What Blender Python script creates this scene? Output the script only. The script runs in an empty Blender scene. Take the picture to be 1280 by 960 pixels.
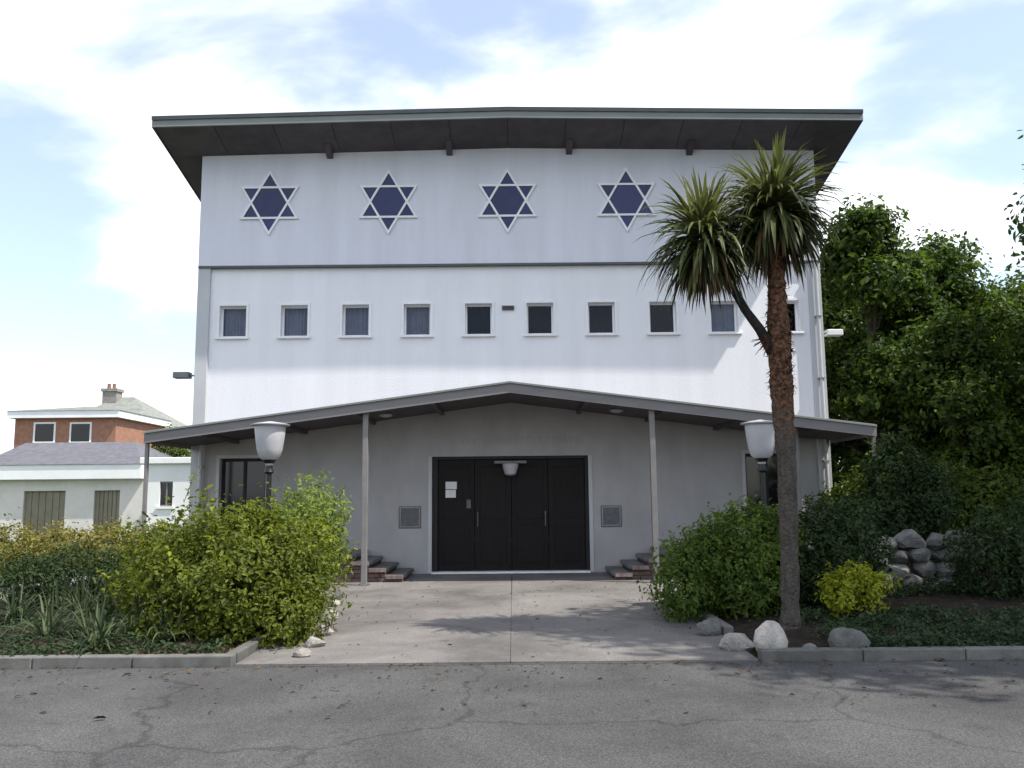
import bpy, math, random
import numpy as np
from mathutils import Vector, Matrix

R = math.radians
rng = np.random.default_rng(7)
random.seed(7)
scene = bpy.context.scene
col = scene.collection

# ------------------------------------------------------------------ camera
F = 1060.0                       # focal length in photo pixels (1280 wide)
PITCH, ROLL = R(7.4), R(0.55)
CAM = Vector((0.04, 0.0, 1.6))
fw = Vector((0, math.cos(PITCH), math.sin(PITCH)))
r0 = Vector((1, 0, 0)); u0 = Vector((0, -math.sin(PITCH), math.cos(PITCH)))
rt = math.cos(ROLL) * r0 - math.sin(ROLL) * u0
up = math.cos(ROLL) * u0 + math.sin(ROLL) * r0
cd = bpy.data.cameras.new('camera'); cam = bpy.data.objects.new('camera', cd); col.objects.link(cam)
cam.matrix_world = Matrix(((rt.x, up.x, -fw.x, CAM.x), (rt.y, up.y, -fw.y, CAM.y), (rt.z, up.z, -fw.z, CAM.z), (0, 0, 0, 1)))
cd.sensor_width = 36.0; cd.lens = 36.0 * F / 1280.0; cd.clip_end = 3000; cd.clip_start = 0.05
scene.camera = cam

def ray(px, py):
    return fw + rt * ((px - 640) / F) + up * ((480 - py) / F)
def aty(px, py, Y):
    d = ray(px, py); return CAM + d * ((Y - CAM.y) / d.y)
def atz(px, py, Z=0.0):
    d = ray(px, py); return CAM + d * ((Z - CAM.z) / d.z)

# ------------------------------------------------------------------ sky and sun
SUN = Vector((0.60, -0.228, 1.0)).normalized()
world = bpy.data.worlds.new('World'); scene.world = world; world.use_nodes = True
wn, wl = world.node_tree.nodes, world.node_tree.links
wn.clear()
wo = wn.new('ShaderNodeOutputWorld'); bg = wn.new('ShaderNodeBackground')
sky = wn.new('ShaderNodeTexSky'); sky.sky_type = 'NISHITA'; sky.sun_disc = False
sky.sun_elevation = math.asin(SUN.z); sky.sun_rotation = math.atan2(SUN.x, SUN.y)
sky.air_density = 1.0; sky.dust_density = 0.6; sky.ozone_density = 1.0
tc = wn.new('ShaderNodeTexCoord'); sx = wn.new('ShaderNodeSeparateXYZ'); wl.new(tc.outputs['Generated'], sx.inputs[0])
def wmath(op, a, b=None, clamp=False):
    n = wn.new('ShaderNodeMath'); n.operation = op; n.use_clamp = clamp
    for i, v in enumerate((a, b)):
        if v is None: continue
        if isinstance(v, (int, float)): n.inputs[i].default_value = v
        else: wl.new(v, n.inputs[i])
    return n.outputs[0]
zz = wmath('ADD', wmath('MAXIMUM', sx.outputs[2], 0.0), 0.22)
cx = wn.new('ShaderNodeCombineXYZ')
wl.new(wmath('DIVIDE', sx.outputs[0], zz), cx.inputs[0]); wl.new(wmath('DIVIDE', sx.outputs[1], zz), cx.inputs[1])
cx.inputs[2].default_value = 7.3
cn = wn.new('ShaderNodeTexNoise'); cn.inputs['Scale'].default_value = 1.25; cn.inputs['Detail'].default_value = 6
cn.inputs['Roughness'].default_value = 0.52; cn.inputs['Distortion'].default_value = 0.35
wl.new(cx.outputs[0], cn.inputs['Vector'])
cr = wn.new('ShaderNodeValToRGB'); cr.color_ramp.interpolation = 'EASE'
cr.color_ramp.elements[0].position = 0.43; cr.color_ramp.elements[1].position = 0.60
cr.color_ramp.elements[0].color = (.22, .22, .22, 1)
wl.new(cn.outputs['Fac'], cr.inputs[0])
cm = wn.new('ShaderNodeMix'); cm.data_type = 'RGBA'
skb = wn.new('ShaderNodeVectorMath'); skb.operation = 'SCALE'; skb.inputs['Scale'].default_value = 1.0
wl.new(sky.outputs[0], skb.inputs[0])
wl.new(cr.outputs[0], cm.inputs[0]); wl.new(skb.outputs[0], cm.inputs[6]); cm.inputs[7].default_value = (6.3, 6.5, 6.9, 1)
wl.new(cm.outputs[2], bg.inputs[0]); bg.inputs[1].default_value = 0.15
wl.new(bg.outputs[0], wo.inputs[0])
sd = bpy.data.lights.new('sun', 'SUN'); sd.energy = 3.9; sd.angle = R(0.6); sd.color = (1.0, 0.95, 0.87)
sun = bpy.data.objects.new('sun', sd); col.objects.link(sun)
sun.rotation_euler = SUN.to_track_quat('Z', 'Y').to_euler(); sun.location = (8, -6, 18)
vs = scene.view_settings
vs.view_transform = 'Standard'; vs.look = 'None'; vs.exposure = 0.74; vs.gamma = 1.0; vs.use_curve_mapping = False

# ------------------------------------------------------------------ materials
def new_mat(name):
    m = bpy.data.materials.new(name); m.use_nodes = True
    n, l = m.node_tree.nodes, m.node_tree.links
    n.clear(); o = n.new('ShaderNodeOutputMaterial')
    return m, n, l, o
def mat(name, c, rough=.75, var=.18, scale=2.0, bump=.15, bscale=80, spec=.35, c2=None, stretch=(1, 1, 1), metal=0.0, detail=6, dist=0.02, obj=True):
    m, n, l, o = new_mat(name)
    p = n.new('ShaderNodeBsdfPrincipled'); l.new(p.outputs[0], o.inputs[0])
    t = n.new('ShaderNodeNewGeometry'); mp = n.new('ShaderNodeMapping'); mp.inputs['Scale'].default_value = stretch
    l.new(t.outputs['Position'], mp.inputs[0])
    a = n.new('ShaderNodeTexNoise'); a.inputs['Scale'].default_value = scale; a.inputs['Detail'].default_value = detail
    a.inputs['Roughness'].default_value = .62
    l.new(mp.outputs[0], a.inputs['Vector'])
    r = n.new('ShaderNodeValToRGB'); l.new(a.outputs['Fac'], r.inputs[0])
    c2 = c2 or tuple(x * (1 - var) for x in c)
    hi = tuple(min(1, x * (1 + var * .4)) for x in c)
    r.color_ramp.elements[0].position = .32; r.color_ramp.elements[1].position = .68
    r.color_ramp.elements[0].color = (*c2, 1); r.color_ramp.elements[1].color = (*hi, 1)
    out = r.outputs[0]
    if obj:       # small piece-to-piece difference
        oi = n.new('ShaderNodeObjectInfo'); h = n.new('ShaderNodeHueSaturation')
        mr = n.new('ShaderNodeMapRange'); mr.inputs[3].default_value = 1 - var * .45; mr.inputs[4].default_value = 1 + var * .45
        l.new(oi.outputs['Random'], mr.inputs[0]); l.new(mr.outputs[0], h.inputs['Value']); l.new(out, h.inputs['Color'])
        out = h.outputs[0]
    l.new(out, p.inputs['Base Color'])
    p.inputs['Roughness'].default_value = rough; p.inputs['Specular IOR Level'].default_value = spec; p.inputs['Metallic'].default_value = metal
    if bump:
        b = n.new('ShaderNodeTexNoise'); b.inputs['Scale'].default_value = bscale; b.inputs['Detail'].default_value = 4
        l.new(t.outputs['Position'], b.inputs['Vector'])
        bp = n.new('ShaderNodeBump'); bp.inputs['Strength'].default_value = bump; bp.inputs['Distance'].default_value = dist
        l.new(b.outputs['Fac'], bp.inputs['Height']); l.new(bp.outputs[0], p.inputs['Normal'])
    return m
def leaf_mat(name, dark, light, trans=.3, rough=.5):
    m, n, l, o = new_mat(name)
    at = n.new('ShaderNodeAttribute'); at.attribute_name = 'tint'
    r = n.new('ShaderNodeValToRGB'); r.color_ramp.elements[0].color = (*dark, 1); r.color_ramp.elements[1].color = (*light, 1)
    l.new(at.outputs['Fac'], r.inputs[0])
    p = n.new('ShaderNodeBsdfPrincipled'); p.inputs['Roughness'].default_value = rough; p.inputs['Specular IOR Level'].default_value = .16
    l.new(r.outputs[0], p.inputs['Base Color'])
    t = n.new('ShaderNodeBsdfTranslucent'); hs = n.new('ShaderNodeHueSaturation'); hs.inputs['Saturation'].default_value = 1.1; hs.inputs['Value'].default_value = 1.5
    l.new(r.outputs[0], hs.inputs['Color']); l.new(hs.outputs[0], t.inputs[0])
    mx = n.new('ShaderNodeMixShader'); mx.inputs[0].default_value = trans
    l.new(p.outputs[0], mx.inputs[1]); l.new(t.outputs[0], mx.inputs[2]); l.new(mx.outputs[0], o.inputs[0])
    return m
def glass_mat(name, tint, rough=.03):
    m, n, l, o = new_mat(name)
    tr = n.new('ShaderNodeBsdfTransparent'); tr.inputs[0].default_value = (*tint, 1)
    g = n.new('ShaderNodeBsdfGlossy'); g.inputs['Roughness'].default_value = rough; g.inputs[0].default_value = (.9, .9, .9, 1)
    fr = n.new('ShaderNodeFresnel'); fr.inputs[0].default_value = 1.27
    mx = n.new('ShaderNodeMixShader'); l.new(fr.outputs[0], mx.inputs[0]); l.new(tr.outputs[0], mx.inputs[1]); l.new(g.outputs[0], mx.inputs[2])
    l.new(mx.outputs[0], o.inputs[0]); return m

M = {}
M['wall_up'] = mat('painted_wall_upper', (.68, .69, .75), .85, .075, 1.0, .25, 45, .2, stretch=(2.6, 1, .3), obj=False)
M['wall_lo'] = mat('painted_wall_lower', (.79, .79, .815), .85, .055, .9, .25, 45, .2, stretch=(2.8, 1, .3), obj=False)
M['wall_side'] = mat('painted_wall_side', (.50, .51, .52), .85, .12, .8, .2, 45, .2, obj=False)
M['porch'] = mat('grey_porch_wall', (.39, .378, .38), .85, .14, 1.2, .25, 45, .2, stretch=(1.2, 1, .6), obj=False)
M['white'] = mat('white_paint', (.80, .80, .81), .45, .06, 6, .04, 60, .4)
M['soffit'] = mat('dark_soffit_board', (.095, .084, .090), .7, .25, 3, .08, 50, .3)
M['fascia'] = mat('grey_green_fascia', (.20, .215, .205), .55, .16, 2, .05, 40, .4, stretch=(.5, 1, 3))
M['gutter'] = mat('dark_gutter_metal', (.07, .08, .08), .45, .2, 3, .03, 30, .45)
M['roofing'] = mat('roof_metal', (.20, .21, .21), .5, .2, 2, .05, 20, .4)
M['canopy_fascia'] = mat('canopy_fascia_paint', (.20, .19, .19), .6, .15, 2.5, .05, 40, .35, stretch=(.5, 1, 3))
M['post'] = mat('post_paint', (.20, .19, .185), .5, .15, 5, .04, 40, .4)
M['door'] = mat('dark_stained_door', (.012, .009, .009), .55, .3, 4, .12, 30, .18, stretch=(6, 6, .6))
M['door_frame'] = mat('dark_door_frame', (.02, .018, .02), .5, .25, 5, .05, 50, .25)
M['metal'] = mat('dull_metal', (.30, .30, .31), .35, .2, 8, .03, 60, .5, metal=.7)
M['black'] = mat('black_painted_metal', (.012, .012, .013), .4, .2, 8, .05, 60, .4)
M['frost'] = mat('frosted_shade', (.44, .43, .45), .45, .10, 5, .05, 60, .4)
M['paper'] = mat('white_paper', (.72, .72, .72), .8, .08, 12, 0, 10, .2)
M['plaque'] = mat('grey_plaque', (.115, .115, .125), .5, .25, 14, .15, 60, .4)
M['letter'] = mat('dull_lettering', (.34, .33, .333), .6, .2, 10, .05, 60, .4)
M['star_glass'] = mat('star_blue_glass', (.020, .026, .10), .25, .45, 5, .05, 25, .3, c2=(.034, .042, .095))
M['glass'] = glass_mat('window_glass', (.78, .80, .84))
M['curtain_l'] = mat('grey_curtain', (.42, .43, .48), .9, .15, 6, 0, 10, .1)
M['curtain_d'] = mat('dark_curtain', (.012, .012, .02), .9, .2, 6, 0, 10, .1)
M['dark_glass'] = mat('dark_glass', (.01, .01, .012), .08, .2, 3, 0, 10, .45)
M['brick'] = mat('dark_red_brick', (.15, .105, .095), .9, .35, 14, .4, 90, .15)
M['brick_cap'] = mat('brick_cap', (.24, .19, .175), .9, .3, 10, .35, 80, .15)
M['mortar'] = mat('mortar', (.10, .095, .09), .95, .2, 20, .3, 120, .1)
M['concrete'] = mat('driveway_concrete', (.20, .186, .175), .88, .38, .75, .35, 120, .2, c2=(.115, .108, .103), detail=9, dist=.008)
M['terrace'] = mat('terrace_concrete', (.20, .192, .19), .85, .3, 1.2, .3, 120, .2, detail=8, dist=.008)
M['asphalt'] = mat('asphalt', (.085, .083, .083), .92, .35, 1.1, .6, 160, .2, detail=9, dist=.01, obj=False)
def ground_mat(name, c, c2, grit, crack, scale, bump):
    m, n, l, o = new_mat(name)
    p = n.new('ShaderNodeBsdfPrincipled'); l.new(p.outputs[0], o.inputs[0]); p.inputs['Roughness'].default_value = .9; p.inputs['Specular IOR Level'].default_value = .2
    t = n.new('ShaderNodeNewGeometry'); pos = t.outputs['Position']
    def noise(sc, det, vec=pos, dist=0.):
        a = n.new('ShaderNodeTexNoise'); a.inputs['Scale'].default_value = sc; a.inputs['Detail'].default_value = det; a.inputs['Distortion'].default_value = dist
        a.inputs['Roughness'].default_value = .65; l.new(vec, a.inputs['Vector']); return a.outputs['Fac']
    def ramp(x, a, b, ca, cb):
        r = n.new('ShaderNodeValToRGB'); r.color_ramp.elements[0].position = a; r.color_ramp.elements[1].position = b
        r.color_ramp.elements[0].color = (*ca, 1); r.color_ramp.elements[1].color = (*cb, 1); l.new(x, r.inputs[0]); return r.outputs[0]
    def mul(a, b, f=1.):
        x = n.new('ShaderNodeMix'); x.data_type = 'RGBA'; x.blend_type = 'MULTIPLY'; x.inputs[0].default_value = f; l.new(a, x.inputs[6]); l.new(b, x.inputs[7]); return x.outputs[2]
    base = ramp(noise(scale, 9, dist=.6), .34, .66, c2, c)
    g1 = ramp(noise(70, 3), .35, .65, (1 - grit,) * 3, (1 + grit * .6,) * 3)
    v = n.new('ShaderNodeTexVoronoi'); v.inputs['Scale'].default_value = 95; l.new(pos, v.inputs['Vector'])
    g2 = ramp(v.outputs['Color'], .1, .9, (1 - grit,) * 3, (1 + grit,) * 3)
    colr = mul(mul(base, g1), g2)
    spots = ramp(noise(3.2, 4), .60, .72, (1, 1, 1), (.72, .70, .68)); colr = mul(colr, spots)
    if crack:
        mx = n.new('ShaderNodeVectorMath'); mx.operation = 'ADD'; wv = n.new('ShaderNodeTexNoise'); wv.inputs['Scale'].default_value = 2.2; wv.inputs['Detail'].default_value = 5; l.new(pos, wv.inputs['Vector'])
        sc_ = n.new('ShaderNodeVectorMath'); sc_.operation = 'SCALE'; sc_.inputs['Scale'].default_value = .55; l.new(wv.outputs['Color'], sc_.inputs[0])
        l.new(pos, mx.inputs[0]); l.new(sc_.outputs[0], mx.inputs[1])
        vc = n.new('ShaderNodeTexVoronoi'); vc.feature = 'DISTANCE_TO_EDGE'; vc.inputs['Scale'].default_value = crack; l.new(mx.outputs[0], vc.inputs['Vector'])
        ck = ramp(vc.outputs['Distance'], .002, .007, (.35, .34, .33), (1, 1, 1)); colr = mul(colr, ck, .55)
    l.new(colr, p.inputs['Base Color'])
    bp = n.new('ShaderNodeBump'); bp.inputs['Strength'].default_value = bump; bp.inputs['Distance'].default_value = .012; l.new(noise(110, 4), bp.inputs['Height']); l.new(bp.outputs[0], p.inputs['Normal'])
    return m
M['asphalt'] = ground_mat('asphalt', (.105, .102, .10), (.06, .059, .06), .34, .27, .55, .7)
M['concrete'] = ground_mat('driveway_concrete', (.215, .20, .188), (.105, .098, .094), .16, 0, .62, .35)
M['kerb'] = mat('kerb_concrete', (.14, .138, .128), .9, .3, 5, .4, 90, .2)
M['soil'] = mat('garden_soil', (.045, .034, .026), .97, .5, 6, .9, 40, .1, c2=(.018, .014, .011), obj=False, dist=.05)
M['earth'] = mat('far_ground', (.065, .075, .042), .95, .4, .3, .5, 8, .1, obj=False, dist=.1)
M['lawn'] = mat('lawn', (.07, .10, .035), .95, .4, 1.2, .6, 60, .1, obj=False, dist=.05)
M['rock_w'] = mat('pale_rock', (.36, .335, .30), .9, .4, 7, .6, 30, .2, dist=.04)
M['rock_g'] = mat('grey_rock', (.16, .16, .15), .92, .4, 6, .6, 30, .2, dist=.04)
M['bark'] = mat('grey_bark', (.10, .088, .075), .95, .4, 9, .9, 28, .1, stretch=(2.5, 2.5, .8), dist=.05)
M['bark_red'] = mat('brown_bark', (.105, .052, .030), .95, .5, 16, .9, 26, .1, c2=(.035, .018, .012), dist=.06)
def trunk_mat():
    m = mat('trunk_bark', (.10, .088, .075), .95, .4, 9, .9, 28, .1, stretch=(2.5, 2.5, .8), dist=.05)
    n, l = m.node_tree.nodes, m.node_tree.links
    p = next(q for q in n if q.type == 'BSDF_PRINCIPLED'); src = p.inputs['Base Color'].links[0].from_socket
    g_ = n.new('ShaderNodeNewGeometry'); x = n.new('ShaderNodeSeparateXYZ'); l.new(g_.outputs['Position'], x.inputs[0])
    a = n.new('ShaderNodeTexNoise'); a.inputs['Scale'].default_value = 9; a.inputs['Detail'].default_value = 6; l.new(g_.outputs['Position'], a.inputs['Vector'])
    r = n.new('ShaderNodeValToRGB'); r.color_ramp.elements[0].position = .35; r.color_ramp.elements[1].position = .68
    r.color_ramp.elements[0].color = (.045, .025, .018, 1); r.color_ramp.elements[1].color = (.19, .10, .06, 1)
    b = n.new('ShaderNodeTexNoise'); b.inputs['Scale'].default_value = 26; l.new(g_.outputs['Position'], b.inputs['Vector']); l.new(b.outputs['Fac'], r.inputs[0])
    ma = n.new('ShaderNodeMath'); ma.operation = 'MULTIPLY_ADD'; ma.inputs[1].default_value = 1.6; l.new(a.outputs['Fac'], ma.inputs[0]); l.new(x.outputs[2], ma.inputs[2])
    mr = n.new('ShaderNodeMapRange'); zc_ = aty(979, 528, 9.66).z + .8; mr.inputs[1].default_value = zc_ - .35; mr.inputs[2].default_value = zc_ + .35; l.new(ma.outputs[0], mr.inputs[0])
    mx = n.new('ShaderNodeMix'); mx.data_type = 'RGBA'; l.new(mr.outputs[0], mx.inputs[0]); l.new(src, mx.inputs[6]); l.new(r.outputs[0], mx.inputs[7]); l.new(mx.outputs[2], p.inputs['Base Color'])
    return m
M['trunk'] = trunk_mat()
M['bark_limb'] = mat('dark_limb_bark', (.035, .03, .03), .95, .4, 9, .9, 28, .1, dist=.05)
M['twig'] = mat('twig', (.06, .045, .03), .95, .3, 9, .4, 40, .1)
M['wh_house'] = mat('white_house_wall', (.86, .855, .84), .8, .08, 1, .2, 40, .2)
M['cream'] = mat('cream_house_wall', (.68, .66, .60), .85, .12, 1.5, .2, 40, .2)
M['slate'] = mat('slate_roof', (.13, .13, .145), .8, .3, 4, .4, 12, .25)
M['tile_g'] = mat('grey_green_roof', (.20, .21, .19), .85, .3, 3, .4, 12, .2)
M['or_brick'] = mat('orange_brick', (.36, .19, .13), .9, .25, 5, .3, 20, .15)
M['olive'] = mat('olive_door', (.23, .21, .15), .7, .15, 3, .1, 30, .3)
M['chim'] = mat('chimney_render', (.26, .24, .22), .9, .3, 5, .3, 30, .15)
L = {}
L['shrub'] = leaf_mat('shrub_leaf', (.026, .046, .009), (.25, .28, .036), .40)
L['shrub_l'] = leaf_mat('light_shrub_leaf', (.07, .11, .022), (.24, .30, .065), .35)
L['shrub_r'] = leaf_mat('right_shrub_leaf', (.018, .040, .011), (.18, .26, .04), .36)
L['dark'] = leaf_mat('dark_shrub_leaf', (.012, .026, .010), (.06, .095, .028), .25)
L['yellow'] = leaf_mat('yellow_leaf', (.12, .15, .015), (.36, .38, .03), .3)
L['gold'] = leaf_mat('golden_hedge_leaf', (.09, .10, .02), (.33, .27, .07), .3)
L['tree'] = leaf_mat('tree_leaf', (.016, .036, .009), (.14, .20, .035), .38)
L['hedge'] = leaf_mat('hedge_leaf', (.028, .055, .012), (.18, .23, .04), .34)
L['sword'] = leaf_mat('sword_leaf', (.018, .030, .012), (.15, .165, .055), .28, .42)
L['dead'] = leaf_mat('dead_sword_leaf', (.035, .024, .014), (.14, .09, .045), .15, .7)
L['strap'] = leaf_mat('strap_leaf', (.014, .028, .012), (.10, .125, .06), .25)
L['cover'] = leaf_mat('ground_cover_leaf', (.012, .028, .012), (.05, .075, .03), .25)

# ------------------------------------------------------------------ helpers
ORG = {}
def tag(o, label=None, cat=None, group=None, kind=None):
    if label: o['label'] = label
    if cat: o['category'] = cat
    if group: o['group'] = group
    if kind: o['kind'] = kind
    return o
def thing(name, loc, label, cat, group=None):
    o = bpy.data.objects.new(name, None); o.empty_display_size = .2
    col.objects.link(o); o.location = loc; ORG[o] = Vector(loc)
    return tag(o, label, cat, group)
def link(name, me, parent=None, loc=None):
    o = bpy.data.objects.new(name, me); col.objects.link(o)
    if parent is not None:
        o.parent = parent; ORG[o] = ORG[parent]
        if loc is not None:
            o.location = Vector(loc) - ORG[parent]
    else:
        ORG[o] = Vector(loc) if loc is not None else Vector((0, 0, 0))
        if loc is not None: o.location = loc
    return o

class MB:
    def __init__(s): s.v = []; s.f = []
    def add(s, vs, fs):
        b = len(s.v); s.v += [tuple(v) for v in vs]; s.f += [tuple(i + b for i in f) for f in fs]; return s
    def box(s, x0, x1, y0, y1, z0, z1):
        return s.add([(x0, y0, z0), (x1, y0, z0), (x1, y1, z0), (x0, y1, z0), (x0, y0, z1), (x1, y0, z1), (x1, y1, z1), (x0, y1, z1)],
                     [(0, 3, 2, 1), (4, 5, 6, 7), (0, 1, 5, 4), (1, 2, 6, 5), (2, 3, 7, 6), (3, 0, 4, 7)])
    def hexa(s, p):   # 4 bottom points then 4 top points
        return s.add(p, [(0, 3, 2, 1), (4, 5, 6, 7), (0, 1, 5, 4), (1, 2, 6, 5), (2, 3, 7, 6), (3, 0, 4, 7)])
    def prism_y(s, poly, y0, y1):     # poly in x,z extruded along y
        n = len(poly)
        vs = [(x, y0, z) for x, z in poly] + [(x, y1, z) for x, z in poly]
        fs = [tuple(range(n)), tuple(range(2 * n - 1, n - 1, -1))] + [(i, i + n, (i + 1) % n + n, (i + 1) % n) for i in range(n)]
        return s.add(vs, fs)
    def prism_x(s, poly, x0, x1):     # poly in y,z
        n = len(poly)
        vs = [(x0, y, z) for y, z in poly] + [(x1, y, z) for y, z in poly]
        fs = [tuple(range(n - 1, -1, -1)), tuple(range(n, 2 * n))] + [(i, (i + 1) % n, (i + 1) % n + n, i + n) for i in range(n)]
        return s.add(vs, fs)
    def tube(s, pts, rad, n=8, cap=True):
        pts = [Vector(p) for p in pts]; rings = []
        b = len(s.v)
        for i, p in enumerate(pts):
            d = (pts[min(i + 1, len(pts) - 1)] - pts[max(i - 1, 0)]).normalized()
            a = d.cross(Vector((0.31, .95, .02))).normalized(); c = d.cross(a)
            for k in range(n):
                t = 2 * math.pi * k / n
                s.v.append(tuple(p + (a * math.cos(t) + c * math.sin(t)) * rad[i]))
        for i in range(len(pts) - 1):
            for k in range(n):
                s.f.append((b + i * n + k, b + i * n + (k + 1) % n, b + (i + 1) * n + (k + 1) % n, b + (i + 1) * n + k))
        if cap:
            s.f.append(tuple(b + k for k in range(n - 1, -1, -1))); e = b + (len(pts) - 1) * n
            s.f.append(tuple(e + k for k in range(n)))
        return s
    def lathe(s, c, prof, n=24):
        b = len(s.v)
        for r_, z in prof:
            for k in range(n):
                t = 2 * math.pi * k / n
                s.v.append((c[0] + r_ * math.cos(t), c[1] + r_ * math.sin(t), c[2] + z))
        for i in range(len(prof) - 1):
            for k in range(n):
                s.f.append((b + i * n + k, b + i * n + (k + 1) % n, b + (i + 1) * n + (k + 1) % n, b + (i + 1) * n + k))
        s.f.append(tuple(b + k for k in range(n - 1, -1, -1))); e = b + (len(prof) - 1) * n
        s.f.append(tuple(e + k for k in range(n)))
        return s
    def mesh(s, name, material, org=Vector((0, 0, 0)), smooth=False):
        me = bpy.data.meshes.new(name)
        me.from_pydata([(v[0] - org.x, v[1] - org.y, v[2] - org.z) for v in s.v], [], s.f); me.update()
        me.materials.append(material)
        if smooth:
            me.polygons.foreach_set('use_smooth', [True] * len(me.polygons))
            me.set_sharp_from_angle(angle=R(40))
        return me
    def build(s, name, material, parent=None, smooth=False, bevel=0, loc=None):
        org = ORG[parent] if parent is not None else (Vector(loc) if loc is not None else Vector((0, 0, 0)))
        o = link(name, s.mesh(name, material, org, smooth), parent)
        if parent is None and loc is not None: o.location = loc
        if bevel:
            md = o.modifiers.new('bevel', 'BEVEL'); md.width = bevel; md.segments = 2; md.limit_method = 'ANGLE'; md.angle_limit = R(40)
        return o
def struct(o): o['kind'] = 'structure'; return o

def holed_wall(mb, x0, x1, z0, z1, holes, y, depth):
    """front sheet at y facing -y with rectangular holes and reveals going back by depth"""
    xs = sorted({x0, x1, *[h[0] for h in holes], *[h[1] for h in holes]})
    zs = sorted({z0, z1, *[h[2] for h in holes], *[h[3] for h in holes]})
    idx = {}
    def vid(x, yy, z):
        k = (round(x, 5), round(yy, 5), round(z, 5))
        if k not in idx: idx[k] = len(mb.v); mb.v.append((x, yy, z))
        return idx[k]
    def hole(xc, zc):
        for h in holes:
            if h[0] < xc < h[1] and h[2] < zc < h[3]: return True
        return False
    for i in range(len(xs) - 1):
        for j in range(len(zs) - 1):
            a, b, c, d = xs[i], xs[i + 1], zs[j], zs[j + 1]
            if hole((a + b) / 2, (c + d) / 2): continue
            mb.f.append((vid(a, y, c), vid(b, y, c), vid(b, y, d), vid(a, y, d)))
    for a, b, c, d in holes:
        q = y + depth
        mb.f.append((vid(a, y, c), vid(a, y, d), vid(a, q, d), vid(a, q, c)))
        mb.f.append((vid(b, y, c), vid(b, q, c), vid(b, q, d), vid(b, y, d)))
        mb.f.append((vid(a, y, d), vid(b, y, d), vid(b, q, d), vid(a, q, d)))
        if c > z0: mb.f.append((vid(a, y, c), vid(a, q, c), vid(b, q, c), vid(b, y, c)))
    return mb

def mesh_np(name, V, Fq, material, tint=None, org=Vector((0, 0, 0)), smooth=False):
    """V (n,3), Fq (m,4) or (m,3) faces, tint per face"""
    me = bpy.data.meshes.new(name)
    V = np.asarray(V, dtype=np.float32) - np.array(org, dtype=np.float32)
    k = Fq.shape[1]; m = Fq.shape[0]
    me.vertices.add(len(V)); me.vertices.foreach_set('co', V.ravel())
    me.loops.add(m * k); me.loops.foreach_set('vertex_index', Fq.astype(np.int32).ravel())
    me.polygons.add(m); me.polygons.foreach_set('loop_start', np.arange(m, dtype=np.int32) * k)
    me.polygons.foreach_set('loop_total', np.full(m, k, dtype=np.int32))
    if tint is not None:
        a = me.attributes.new('tint', 'FLOAT', 'FACE'); a.data.foreach_set('value', tint.astype(np.float32))
    me.update(calc_edges=True); me.materials.append(material)
    if smooth: me.polygons.foreach_set('use_smooth', [True] * m)
    return me

def unit(a): return a / np.maximum(np.linalg.norm(a, axis=1, keepdims=True), 1e-6)
def leaves(P, N, size, aspect=.5, fold=.18, tint=None, jitter=.25, droop=.0):
    """one folded pointed leaf (4 triangles as 2 quads) at each P with outward normal N"""
    n = len(P)
    N = unit(N + rng.normal(0, .55, (n, 3)))
    T = rng.normal(0, 1, (n, 3)); T[:, 2] -= droop; T = unit(T - N * (T * N).sum(1, keepdims=True)); B = np.cross(N, T)
    s = size * np.exp(rng.normal(0, jitter, (n, 1))); w = s * aspect * .5
    tip = P + T * s - N * s * .12
    V = np.stack([P, P + T * s * .32 + B * w + N * w * fold * 2, P + T * s * .72 + B * w * .72 + N * w * fold, tip,
                  P + T * s * .72 - B * w * .72 + N * w * fold, P + T * s * .32 - B * w + N * w * fold * 2,], 1).reshape(-1, 3)
    b = (np.arange(n) * 6)[:, None]
    Q = np.concatenate([b + np.array([[0, 1, 2, 3]]), b + np.array([[0, 3, 4, 5]])], 0)
    if tint is None: tint = rng.random(n)
    return V, Q, np.concatenate([tint, tint])

def lump_points(lumps, n, shell=.35, noise=.18):
    """points through the outer part of a union of ellipsoids (cx,cy,cz,rx,ry,rz)"""
    lumps = np.array(lumps, float); w = (lumps[:, 3] * lumps[:, 5] + lumps[:, 4] * lumps[:, 5] + lumps[:, 3] * lumps[:, 4]); w /= w.sum()
    k = rng.choice(len(lumps), n, p=w); L_ = lumps[k]
    D = unit(rng.normal(0, 1, (n, 3)))
    bump = 1 + noise * (np.sin(D[:, 0] * 5 + k * 1.7) * np.sin(D[:, 1] * 6 + k * .9) + np.sin(D[:, 2] * 7 + k * 2.3) * .6)
    r = (1 - shell * rng.random(n) ** 1.6) * bump
    P = L_[:, :3] + D * L_[:, 3:] * r[:, None]
    N = unit(D / L_[:, 3:])
    return P, N, r, k

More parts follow.
